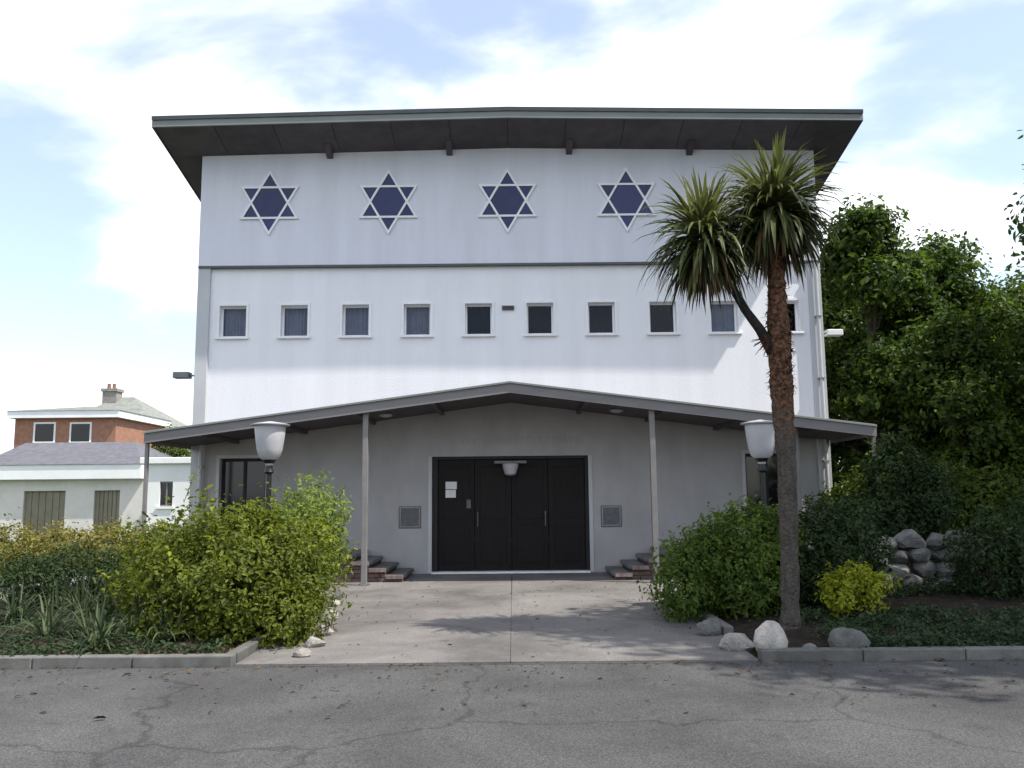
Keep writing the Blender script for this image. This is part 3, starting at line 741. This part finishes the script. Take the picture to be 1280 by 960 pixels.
# brick steps rising sideways to the side doors
def brick_steps(s, label):
    xe = aty(508, 712, 16.4).x if s < 0 else aty(762, 712, 16.8).x
    y0, y1 = (15.95, YL - .03)
    t = thing('brick_steps', (xe, 16.6, .02), label, 'steps')
    nst, tr, rs = 4, .31, .125
    BL, BH, BD, J = .225, .066, .10, .010
    bme = MB().box(-BL / 2, BL / 2, -BD / 2, BD / 2, -BH / 2, BH / 2).mesh('brick', M['brick'])
    hme = MB().box(-BL / 4 + J / 4, BL / 4 - J / 4, -BD / 2, BD / 2, -BH / 2, BH / 2).mesh('brick', M['brick'])
    cme = MB().box(-.05, .05, -.115, .115, -.033, .033).mesh('brick', M['brick_cap'])
    core = MB()
    xo = [xe + s * tr * k for k in range(nst)] + [s * (XW + .35)]
    for k in range(nst):
        a, b = sorted((xo[k] + s * .02, xo[k + 1]))
        core.box(a, b, y0 + .02, y1, .02, .02 + rs * (k + 1) - .07)
    core.build('core', M['mortar'], t)
    for k in range(nst):
        zt = .02 + rs * (k + 1)
        ln = abs(xo[k + 1] - xo[k])
        # tread: one slab
        a, b = sorted((xo[k] - s * .02, xo[k + 1] - s * .022))
        MB().box(a, b, y0 + .12, y1, zt - .068, zt).build('tread', M['terrace'], t, bevel=.008)
    # front face in brick courses, stepping with the flight
    ncour = int((rs * nst) / (BH + J)) 
    for c in range(ncour):
        z = .02 + J + BH / 2 + c * (BH + J)
        k0 = int((z + BH / 2 - .02) / rs - .001) ; k0 = min(k0, nst - 1)
        x = xo[k0]; off = (c % 2) * (BL + J) / 2; q = 0
        end = abs(s * (XW + .2) - x)
        d = 0.0
        if off:
            o = link('brick', hme, t, (x + s * (BL / 4), y0, z)); d = BL / 2 + J / 2
        while d + BL < end and q < 12:
            o = link('brick', bme, t, (x + s * (d + BL / 2), y0 + rng.normal(0, .002), z)); d += BL + J; q += 1
    # pale brick-on-edge cap along the front of each step
    for k in range(nst):
        d = .0; ln = abs(xo[k + 1] - xo[k]) if k < nst - 1 else 1.6
        while d + .1 <= ln + .01:
            link('brick', cme, t, (xo[k] + s * (d + .05), y0 + .0, .02 + rs * (k + 1) - .030)); d += .106
    return t
brick_steps(-1, 'brick steps rising to the side door behind the big left bush')
brick_steps(1, 'brick steps rising behind the shrub with the lamp and cabbage tree')

# ------------------------------------------------------------------ lamps
def lamp(px, py_top, Y, label, lean):
    p = aty(px, py_top, Y); H = p.z
    t = thing('garden_lamp', (p.x, Y, .05), label, 'lamp post', 'garden lamps beside the driveway')
    x = p.x
    MB().lathe((x, Y, .02), [(.10, 0), (.10, .05), (.055, .09), (.045, .35), (.040, .9), (.036, H - .72)], 16).build('post', M['black'], t, True)
    MB().lathe((x, Y, H - .72), [(.036, 0), (.07, .03), (.05, .08), (.045, .13), (.08, .17), (.095, .20)], 16).build('collar', M['black'], t, True)
    MB().lathe((x, Y, H - .60), [(.05, 0), (.06, .025), (.05, .05)], 16).build('lamp_holder', M['frost'], t, True)
    MB().lathe((x, Y, H - .52), [(.10, .0), (.145, .04), (.175, .14), (.195, .28), (.212, .44), (.205, .47)], 28).build('lamp_shade', M['frost'], t, True)
    MB().lathe((x, Y, H - .05), [(.20, 0), (.265, .004), (.27, .018), (.20, .035), (.08, .055), (.02, .065)], 28).build('cap', M['frost'], t, True)
    return t
lamp(338, 528, 11.8, 'black garden lamp with pale tapered shade behind the big left bush', 0)
lamp(950, 526, 11.8, 'black garden lamp with pale tapered shade beside the cabbage tree', 0)

# ------------------------------------------------------------------ cabbage tree
def cabbage_tree():
    Y0 = 9.66
    base = atz(986, 802, .05)
    t = thing('cabbage_tree', base, 'two-headed cabbage tree with drooping sword leaves and rough brown trunk', 'tree')
    path = [(988, 802, .17), (988, 770, .122), (987, 700, .115), (985, 640, .120), (983, 570, .122), (979, 520, .14), (976, 470, .148), (974, 420, .150), (971, 370, .12), (969, 310, .09), (968, 262, .06)]
    pts = [aty(a, b, Y0) for a, b, _ in path]; rad = [r_ for *_, r_ in path]
    # dense resample with lumps
    P, Rr = [], []
    for i in range(len(pts) - 1):
        for k in range(8):
            u = k / 8; p = pts[i].lerp(pts[i + 1], u); r_ = rad[i] * (1 - u) + rad[i + 1] * u
            P.append(p + Vector((rng.normal(0, .004), rng.normal(0, .004), 0))); Rr.append(r_ * .87 * (1 + rng.normal(0, .04)))
    cut = 5 * 8
    MB().tube(P, Rr, 16).build('trunk', M['trunk'], t, True)
    bpx = [(966, 440, .085), (950, 412, .066), (932, 388, .058), (917, 362, .055), (905, 335, .055), (893, 300, .05), (884, 283, .04)]
    MB().tube([aty(a, b, Y0 - .02 * k) for k, (a, b, _) in enumerate(bpx)], [q[2] * .85 for q in bpx], 10).build('limb', M['bark_limb'], t, True)
    # flaky leaf bases on the brown part of the trunk
    parts = []
    for i in range(cut + 4, len(P) - 14):
        c = np.array(P[i])
        for k in range(20):
            a = rng.random() * 6.283; d = np.array([math.cos(a), math.sin(a), 0.0])
            V, Q, T = blades(c + d * Rr[i] * .95, 1, .09, .035, None, elev=np.array([rng.uniform(-.9, .9)]), seg=2, r0_=.0, grav=.5)
            # turn it outward
            parts.append((V, Q, T))
    V, Q, T = join_np(parts); link('bark_flakes', mesh_np('bark_flakes', V, Q, L['dead'], T, ORG[t]), t)['kind'] = 'stuff'
    def head(px, py, n, ln, z_dead):
        c = aty(px, py, Y0 - .02)
        n1 = int(n * .5); n2 = n - n1
        e1 = np.arcsin(rng.uniform(.05, .99, n1)); e2 = np.arcsin(rng.uniform(-.75, .35, n2))
        A = blades(c, n1, ln, .05, None, elev=e1, grav=.7, r0_=.10, tint_by=np.clip(.35 + .6 * rng.random(n1), 0, 1))
        B_ = blades(np.array(c) - np.array([0, 0, .12]), n2, ln * 1.05, .05, None, elev=e2, grav=1.5, r0_=.13, tint_by=.65 * rng.random(n2))
        V, Q, T = join_np([A, B_]); link('leaf_head', mesh_np('leaf_head', V, Q, L['sword'], T, ORG[t]), t)
        nd = int(n * .28); ed = np.arcsin(rng.uniform(-.98, -.45, nd))
        V, Q, T = blades(np.array(c) - np.array([0, 0, .2]), nd, ln * .85, .042, None, elev=ed, grav=2.2, r0_=.12)
        link('dead_skirt', mesh_np('dead_skirt', V, Q, L['dead'], T, ORG[t]), t)
    head(968, 257, 520, .78, 0)
    head(880, 294, 420, .72, 0)
    # orange-brown seed stalk at the fork
    tw = MB(); o = aty(962, 428, Y0 - .14)
    for k in range(26):
        e = o + Vector((rng.normal(-.12, .06), rng.normal(-.05, .05), rng.normal(-.02, .08)))
        tw.tube([o, (o + e) / 2 + Vector((0, 0, .03)), e], [.006, .005, .003], 4)
    tw.build('seed_stalk', M['bark_red'], t, True)
cabbage_tree()

# ------------------------------------------------------------------ shrubs
def G(px, py, Y): p = aty(px, py, Y); return (p.x, Y, p.z)
def lump(px, py, Y, rpx, rpy, ry):     # centre and radii in photo pixels at depth Y
    p = aty(px, py, Y); k = Y * 1.0 / F
    return (p.x, Y, p.z, rpx * k, ry, rpy * k)
shrub('shrub', [lump(290, 735, 10.0, 112, 92, .95), lump(225, 720, 10.3, 68, 66, .7), lump(355, 722, 10.1, 62, 76, .7), lump(300, 690, 10.4, 70, 48, .6), lump(240, 770, 9.6, 60, 45, .5), lump(340, 775, 9.5, 62, 45, .5), lump(195, 745, 10.0, 40, 45, .5)],
      42000, .058, L['shrub'], 'big rounded green shrub beside the driveway in front of a lamp', twigs=60, sprigs=.2, aspect=.5, tbias=.02, noise=.26, shoots=110, gap=.24)
shrub('shrub', [lump(388, 650, 13.0, 46, 50, .6), lump(372, 680, 12.6, 44, 46, .5), lump(400, 690, 12.8, 30, 40, .5)], 9500, .055, L['shrub_l'],
      'light green bush behind the big shrub, against the canopy post', twigs=16, sprigs=.12, tbias=.25)
shrub('hedge', [lump(205, 690, 14.6, 48, 30, .6), lump(140, 688, 14.8, 45, 30, .6), lump(75, 690, 15.0, 45, 32, .6), lump(10, 690, 15.2, 45, 32, .6)], 15000, .055, L['gold'],
      'golden yellow leafy hedge in front of the white garage', 'hedge', twigs=16, sprigs=.15)
shrub('shrub', [lump(150, 725, 12.0, 40, 34, .5), lump(95, 722, 12.2, 46, 36, .5), lump(40, 728, 12.2, 42, 36, .5)], 8000, .05, L['dark'],
      'low dull shrub in front of the golden hedge', twigs=14)
shrub('shrub', [lump(905, 712, 11.2, 56, 58, .7), lump(852, 735, 10.9, 34, 46, .5), lump(940, 676, 11.5, 44, 50, .6), lump(930, 735, 11.0, 50, 46, .6), lump(882, 700, 11.3, 36, 40, .5), lump(968, 690, 11.6, 30, 50, .5)],
      24000, .056, L['shrub_r'], 'bright leafy shrub round the lamp by the cabbage tree', twigs=36, sprigs=.18, tbias=.04, noise=.25, shoots=80, gap=.22)
shrub('shrub', [lump(1030, 690, 11.8, 50, 62, .7), lump(1066, 680, 12.0, 36, 54, .6), lump(1040, 735, 11.3, 40, 40, .5), lump(985, 720, 11.6, 35, 55, .5)],
      15000, .06, L['dark'], 'dark green shrub behind the cabbage tree trunk', twigs=20, sprigs=.08)
shrub('shrub', [lump(1070, 735, 10.4, 36, 28, .32), lump(1050, 745, 10.3, 22, 22, .25), lump(1088, 728, 10.5, 20, 18, .22)], 4200, .05, L['yellow'],
      'small yellow-green bush below the dark shrub', twigs=8, tbias=.1, noise=.3, gap=.25, shoots=24)
shrub('hedge', [lump(1085, 640, 16.0, 60, 46, .9), lump(1150, 632, 16.2, 55, 48, .9), lump(1215, 630, 16.4, 55, 48, .9), lump(1280, 628, 16.6, 55, 50, .9)], 17000, .085, L['hedge'],
      'sunlit green hedge along the right side under the tall trees', 'hedge', twigs=16, sprigs=.12)
shrub('shrub', [lump(1122, 600, 14.6, 40, 52, .5), lump(1160, 625, 14.4, 36, 46, .5), lump(1118, 645, 14.4, 34, 36, .5)], 9000, .07, L['dark'], 'tall dark shrub standing by the end post of the canopy', twigs=16)
shrub('shrub', [lump(1240, 700, 12.2, 48, 60, .6), lump(1300, 690, 12.4, 55, 66, .6)], 9000, .06, L['dark'], 'dark shrub beyond the stone retaining wall', twigs=14)

def tuft(name, c, n, ln, w, lm, label, cat='plant', group=None, grav=1.0):
    t = thing(name, (c[0], c[1], .05), label, cat, group)
    V, Q, T = blades(c, n, ln, w, None, upright=.35, r0_=.12, grav=grav)
    link('leaf_clump', mesh_np('leaf_clump', V, Q, lm, T, ORG[t]), t)
    return t
for px, py in ((135, 790), (172, 800), (150, 762), (208, 806), (100, 772), (60, 800), (20, 780), (185, 778), (122, 812), (75, 765)):
    p = atz(px, py, .08)
    tuft('strap_leaf_plant', (p.x, p.y, .08), int(rng.integers(45, 85)), rng.uniform(.42, .62), .024, L['strap'], 'clump of dark strap leaves at the front of the left bed', 'plant', 'strap leaf clumps in the left bed', 1.2)
# low ground cover at the front of the right bed
def cover(name, x0, x1, y0, y1, n, h, lm, label, size=.05):
    P = np.stack([rng.uniform(x0, x1, n), rng.uniform(y0, y1, n), np.zeros(n)], 1)
    P[:, 2] = .07 + h * (.5 + .5 * np.sin(P[:, 0] * 4.3) * np.sin(P[:, 1] * 5.1)) * rng.random(n)
    N = np.tile([[0, -.2, 1.0]], (n, 1)); V, Q, T = leaves(P, N, size, .5, tint=rng.random(n))
    o = link(name, mesh_np(name, V, Q, lm, T)); return tag(o, label, 'ground cover', kind='stuff')
cover('ground_cover', 3.2, 8.2, 8.42, 10.6, 16000, .22, L['cover'], 'low dark leafy ground cover at the foot of the cabbage tree')
cover('ground_cover', -9.5, -2.9, 8.40, 11.5, 15000, .16, L['cover'], 'low dark leafy ground cover in the left bed')
cover('leaf_litter', -4.6, -2.75, 8.5, 10.0, 1400, .02, L['dead'], 'dry leaves lying on the soil under the big left shrub', .04)

def litter(x0, x1, y0, y1, n, z, label):
    y = y0 + (y1 - y0) * rng.random(n) ** 2.2 if y1 < y0 else rng.uniform(y0, y1, n)
    P = np.stack([rng.uniform(x0, x1, n), y, np.full(n, z) + rng.random(n) * .012], 1)
    V, Q, T = leaves(P, np.tile([[0, 0, 2.5]], (n, 1)), .032, .5, tint=rng.random(n), jitter=.4)
    return tag(link('leaf_litter', mesh_np('leaf_litter', V, Q, L['dead'], T)), label, 'leaf litter', kind='stuff')
litter(-9, 9, 8.30, 6.4, 900, .006, 'dry leaves and bits blown along the road edge by the kerb')
litter(-2.6, 2.3, 8.4, 16.5, 220, .028, 'scattered dry leaves on the concrete driveway')
# rocks
def rk(px, py_base, wpx, hpx, m, label, seed, rot=0., dep=.8, group=None):
    p = atz(px, py_base, .05); zb = .022 if DXL < p.x < DXR + .1 else .06; k = p.y / F
    w, h = wpx * k / 2, hpx * k / 2
    rock('rock', (p.x, p.y + w * .6, zb + h * .62), w * 1.12, w * dep, h * 1.15, m, label, 'rock', group, None, seed, rot)
rk(924, 810, 44, 22, M['rock_w'], 'flat white rock lying beside the pale boulder by the driveway', 1, .4)
rk(968, 818, 38, 42, M['rock_w'], 'pale upright boulder at the foot of the cabbage tree', 2, .2)
rk(890, 792, 30, 26, M['rock_g'], 'small grey rock under the leafy shrub by the driveway', 3)
rk(1068, 816, 46, 34, M['rock_g'], 'grey rock among ground cover right of the cabbage tree', 4)
rk(1015, 818, 22, 14, M['rock_g'], 'little grey stone between the cabbage tree and a grey rock', 8)
for k, (px, py, w, h) in enumerate(((404, 792, 20, 14), (392, 806, 24, 15), (414, 772, 16, 12), (418, 756, 14, 10), (376, 818, 20, 12))):
    rk(px, py, w, h, M['rock_w'], 'small pale stone edging the driveway beside the big left shrub', 20 + k, k * .7, 1.0, 'pale stones edging the left bed')
# dry stone retaining wall on the right
sw = thing('stone_wall', (6.6, 13.2, .05), 'low grey dry stone retaining wall at the right of the garden', 'wall')
sd_ = 40
for c in range(4):
    x = 5.45 + (c % 2) * .21
    while x < 9.0:
        w = rng.uniform(.26, .58)
        rock('stone', (x + w / 2, 13.25 + c * .04 + rng.normal(0, .035), .16 + c * .225 + rng.normal(0, .025)), w * .58, .24, rng.uniform(.14, .185), M['rock_g'], parent=sw, seed=sd_, rot=rng.normal(0, .2)); sd_ += 1
        x += w
cover('ground_cover', 5.2, 8.5, 12.4, 13.2, 5000, .30, L['cover'], 'low leafy ground cover along the foot of the stone wall')

# ------------------------------------------------------------------ trees
def tree(x, y, h, cr_, lm, label, n=16000, size=.16, seed=1, lean=0., name='broadleaf_tree', group='trees beside the synagogue', low=.25, nl=16):
    g_ = np.random.default_rng(seed)
    t = thing(name, (x, y, 0), label, 'tree', group)
    mb = MB(); top = np.array([x + lean, y, h * .78])
    pts = [np.array([x, y, -.05]), np.array([x + lean * .2, y, h * .25]), np.array([x + lean * .6, y + .1, h * .5]), top]
    mb.tube(pts, [.05 * h * .5, .04 * h * .5, .028 * h * .5, .012 * h * .5], 10)
    lumps = []
    for k in range(nl):
        a = g_.random() * 6.283; zf = low + (1 - low) * (k + .5) / nl
        rr = cr_ * math.sin(math.pi * min(.97, .18 + .80 * (zf - low) / (1 - low))) * (.55 + .45 * g_.random())
        c = np.array([x + lean * zf + rr * math.cos(a), y + rr * math.sin(a), h * zf * .93])
        s0 = np.array([x + lean * zf * .8, y, h * max(.15, zf * .72)])
        mb.tube([s0, s0 * .45 + c * .55 + np.array([0, 0, .15]), c], [.012 * h * .5, .008 * h * .5, .004 * h * .5], 6)
        r1 = cr_ * g_.uniform(.34, .52)
        lumps.append((*c, r1, r1, r1 * .8))
    mb.build('trunk', M['bark'], t, True)
    P, N, r_, kk = lump_points(lumps, n, .75, .3)
    # gather leaves on sprays so gaps open between them
    cell = np.floor(P / (size * 2.4)); hsh = np.sin(cell @ np.array([12.9, 78.2, 37.7])) * 43758.5; hsh -= np.floor(hsh)
    kp = (hsh > .22) & (P[:, 2] > .6); P, N, hsh = P[kp], N[kp], hsh[kp]
    N[:, 2] += .5; tint = np.clip(.55 * hsh * rng.random(len(P)) + .45 * rng.random(len(P)) ** 1.5, 0, 1)
    V, Q, T = leaves(P, unit(N), size, .55, tint=tint)
    link('crown', mesh_np('crown', V, Q, lm, T, ORG[t]), t)
    return t
tree(8.9, 20.5, 8.9, 1.75, L['tree'], 'tall dark tree rising close behind the right corner of the synagogue', 46000, .14, 11, low=.12, nl=34)
tree(11.3, 22.0, 8.3, 2.1, L['tree'], 'rounded tree second from the right corner of the synagogue', 48000, .14, 12, low=.10, nl=34)
tree(14.6, 24.0, 7.6, 2.6, L['hedge'], 'broad lighter green tree beyond the rounded dark tree', 42000, .15, 13, low=.10, nl=32)
tree(9.6, 18.2, 5.4, 1.5, L['tree'], 'short dark tree standing above the sunlit hedge', 30000, .11, 14, low=.15, nl=26)
tree(12.6, 18.8, 5.8, 1.9, L['tree'], 'mid-sized tree above the far end of the sunlit hedge', 32000, .12, 15, low=.15, nl=26)
tree(18.0, 27.0, 8.6, 2.9, L['tree'], 'spreading dark tree furthest along beyond the hedge', 36000, .17, 17, low=.10, nl=30)
tree(9.8, 8.0, 12.5, 2.8, L['tree'], 'tall spreading tree whose high crown shades the rockery bed', 30000, .19, 16, low=.66, nl=26, group=None)
tree(12.0, 13.0, 10.4, 2.5, L['tree'], 'tall leafy tree shading the stone wall', 26000, .17, 18, low=.36, nl=24, group=None)
tree(12.8, 16.6, 9.6, 2.5, L['tree'], 'leafy tree standing in the sunlit hedge', 30000, .15, 20, low=.30, nl=26, group=None)
tree(9.6, 25.5, 8.6, 1.7, L['tree'], 'dark tree glimpsed between the synagogue corner and the tall tree beside it', 34000, .15, 19, low=.1, nl=34)

# ------------------------------------------------------------------ houses behind on the left
def pxbox(mb, x0, y0, x1, y1, Y, dep, zbase=None):
    a, b = aty(x0, y0, Y), aty(x1, y1, Y)
    return mb.box(a.x, b.x, Y, Y + dep, zbase if zbase is not None else b.z, a.z), a, b
# white flat-roofed house next to the synagogue
Y = 30.0; a = aty(182, 580, Y); b = aty(252, 580, Y)
hw = thing('white_house', ((a.x + b.x) / 2, Y, 0), 'white flat-roofed house with one small dark window beside the synagogue', 'house')
w0, w1 = aty(200, 602, Y), aty(215, 633, Y)
mb = MB(); holed_wall(mb, a.x, b.x, -.05, a.z, [(w0.x, w1.x, w1.z, w0.z)], Y, .15)
mb.box(a.x, b.x, Y + .152, Y + 7, -.05, a.z - .002)
mb.build('wall', M['wh_house'], hw)
MB().box(a.x - .15, b.x + .15, Y - .15, Y + 7.1, a.z + .001, a.z + .22).build('roof', M['wh_house'], hw, bevel=.02)
wn_ = MB().box(w0.x, w1.x, Y + .08, Y + .13, w1.z, w0.z).build('window', M['dark_glass'], hw)
xm = (w0.x + w1.x) / 2
MB().box(xm - .025, xm + .025, Y + .05, Y + .079, w1.z, w0.z).box(w0.x, w1.x, Y + .052, Y + .078, w1.z, w1.z + .05).box(w0.x, w1.x, Y + .052, Y + .078, w0.z - .05, w0.z).build('frame', M['post'], wn_)
MB().box(w0.x - .08, w1.x + .08, Y - .06, Y - .002, w1.z - .08, w1.z).build('sill', M['wh_house'], wn_)
# garage block
Y = 33.0; a = aty(-20, 588, Y); b = aty(181, 584, Y)
ga = thing('garage', ((a.x + b.x) / 2, Y, 0), 'cream garage with olive doors, white fascia and slate roof', 'garage')
zt = b.z
d0 = [(aty(p, 615, Y).x, aty(q, 615, Y).x) for p, q in ((30, 82), (118, 150))]; dzt = aty(130, 613, Y).z
mb = MB(); holed_wall(mb, a.x, b.x, -.05, zt, [(d0[0][0], d0[0][1], -.05, dzt), (d0[1][0], d0[1][1], -.05, dzt)], Y, .18)
mb.box(a.x, b.x, Y + .182, Y + 6, -.05, zt - .002).build('wall', M['cream'], ga)
for q in d0:
    do = MB().box(q[0], q[1], Y + .14, Y + .18, -.02, dzt).build('garage_door', M['olive'], ga)
    nb = 6
    for k in range(nb):
        w = (q[1] - q[0]) / nb; MB().box(q[0] + k * w + .015, q[0] + (k + 1) * w - .015, Y + .11, Y + .139, .0, dzt - .02).build('board', M['olive'], do)
MB().box(a.x - .1, b.x + .02, Y - .35, Y - .002, zt - .45, zt + .12).build('fascia', M['wh_house'], ga, bevel=.02)
r1 = aty(118, 553, Y + 3)
MB().hexa([(a.x - .1, Y - .4, zt + .122), (b.x + .05, Y - .4, zt + .122), (b.x + .05, Y + 6, zt + .122), (a.x - .1, Y + 6, zt + .122),
           (a.x - .1, Y + 2.9, r1.z), (b.x - 1.7, Y + 2.9, r1.z), (b.x - 1.7, Y + 3.1, r1.z), (a.x - .1, Y + 3.1, r1.z)]).build('roof', M['slate'], ga)
# brick house
Y = 42.0; a = aty(20, 512, Y); b = aty(146, 512, Y)
bh = thing('brick_house', ((a.x + b.x) / 2, Y, 0), 'orange brick house with white eaves behind the garage', 'house')
MB().box(a.x, b.x, Y, Y + 6, -.05, a.z - .45).build('wall', M['or_brick'], bh)
MB().box(a.x - .25, b.x + .25, Y - .3, Y + 6.2, a.z - .449, a.z - .1).build('eaves', M['wh_house'], bh)
ra = aty(70, 509, Y + 3)
MB().hexa([(a.x - .3, Y - .35, a.z - .099), (b.x + .3, Y - .35, a.z - .099), (b.x + .3, Y + 6.3, a.z - .099), (a.x - .3, Y + 6.3, a.z - .099),
           (a.x + 2, Y + 2.9, ra.z), (b.x - 1.6, Y + 2.9, ra.z), (b.x - 1.6, Y + 3.1, ra.z), (a.x + 2, Y + 3.1, ra.z)]).build('roof', M['tile_g'], bh)
for px in (45, 90):
    q0, q1 = aty(px, 530, Y), aty(px + 22, 552, Y)
    wn_ = MB().box(q0.x, q1.x, Y - .03, Y - .002, q1.z, q0.z).build('window', M['dark_glass'], bh)
    MB().box(q0.x - .08, q0.x - .001, Y - .05, Y - .003, q1.z, q0.z).box(q1.x + .001, q1.x + .08, Y - .05, Y - .003, q1.z, q0.z).box(q0.x - .08, q1.x + .08, Y - .06, Y - .003, q1.z - .1, q1.z - .001).box(q0.x - .08, q1.x + .08, Y - .05, Y - .003, q0.z + .001, q0.z + .08).build('frame', M['wh_house'], wn_)
# rear white house with chimney
Y = 50.0; a = aty(60, 540, Y); b = aty(200, 538, Y)
rh = thing('rear_house', ((a.x + b.x) / 2, Y, 0), 'white house with grey roof and tall chimney behind the brick house', 'house')
MB().box(a.x, b.x, Y, Y + 8, -.05, a.z).build('wall', M['wh_house'], rh)
ra = aty(118, 497, Y + 4)
ro = MB().hexa([(a.x - .3, Y - .4, a.z + .002), (b.x + .3, Y - .4, a.z + .002), (b.x + .3, Y + 8.4, a.z + .002), (a.x - .3, Y + 8.4, a.z + .002),
           (a.x + 2.2, Y + 3.9, ra.z), (b.x - 3.4, Y + 3.9, ra.z), (b.x - 3.4, Y + 4.1, ra.z), (a.x + 2.2, Y + 4.1, ra.z)]).build('roof', M['tile_g'], rh)
c0, c1 = aty(131, 490, Y + 3.4), aty(147, 520, Y + 3.4)
MB().box(c0.x, c1.x, Y + 3.1, Y + 3.9, c1.z - 1, c0.z).box(c0.x - .08, c1.x + .08, Y + 3.02, Y + 3.98, c0.z + .001, c0.z + .18).build('chimney', M['chim'], ro)
for dx in (.22, .55):
    MB().lathe((c0.x + dx, Y + 3.5, c0.z + .181), [(.12, 0), (.10, .3), (.12, .34)], 10).build('chimney_pot', M['or_brick'], ro, True)
q0, q1 = aty(168, 548, Y), aty(184, 566, Y)
wn_ = MB().box(q0.x, q1.x, Y - .03, Y - .002, q1.z, q0.z).build('window', M['dark_glass'], rh)
tree(-15.6, 38, 4.6, 1.7, L['hedge'], 'small tree between the white house and the rear house', 7000, .16, 31, low=.2, nl=12, group=None)
tree(-33, 46, 8.0, 3.2, L['hedge'], 'leafy tree at the far end of the brick house', 9000, .22, 32, low=.2, nl=16, group=None)
for k, (x, y, h) in enumerate(((-60, 110, 9), (-48, 120, 8), (-38, 115, 9), (-74, 105, 10), (-27, 125, 8), (44, 90, 11), (56, 100, 12), (34, 80, 10))):
    tree(x, y, h, 4.5, L['tree'], 'distant leafy tree on the skyline beyond the houses', 4500, .42, 60 + k, low=.1, nl=14, group='distant skyline trees')
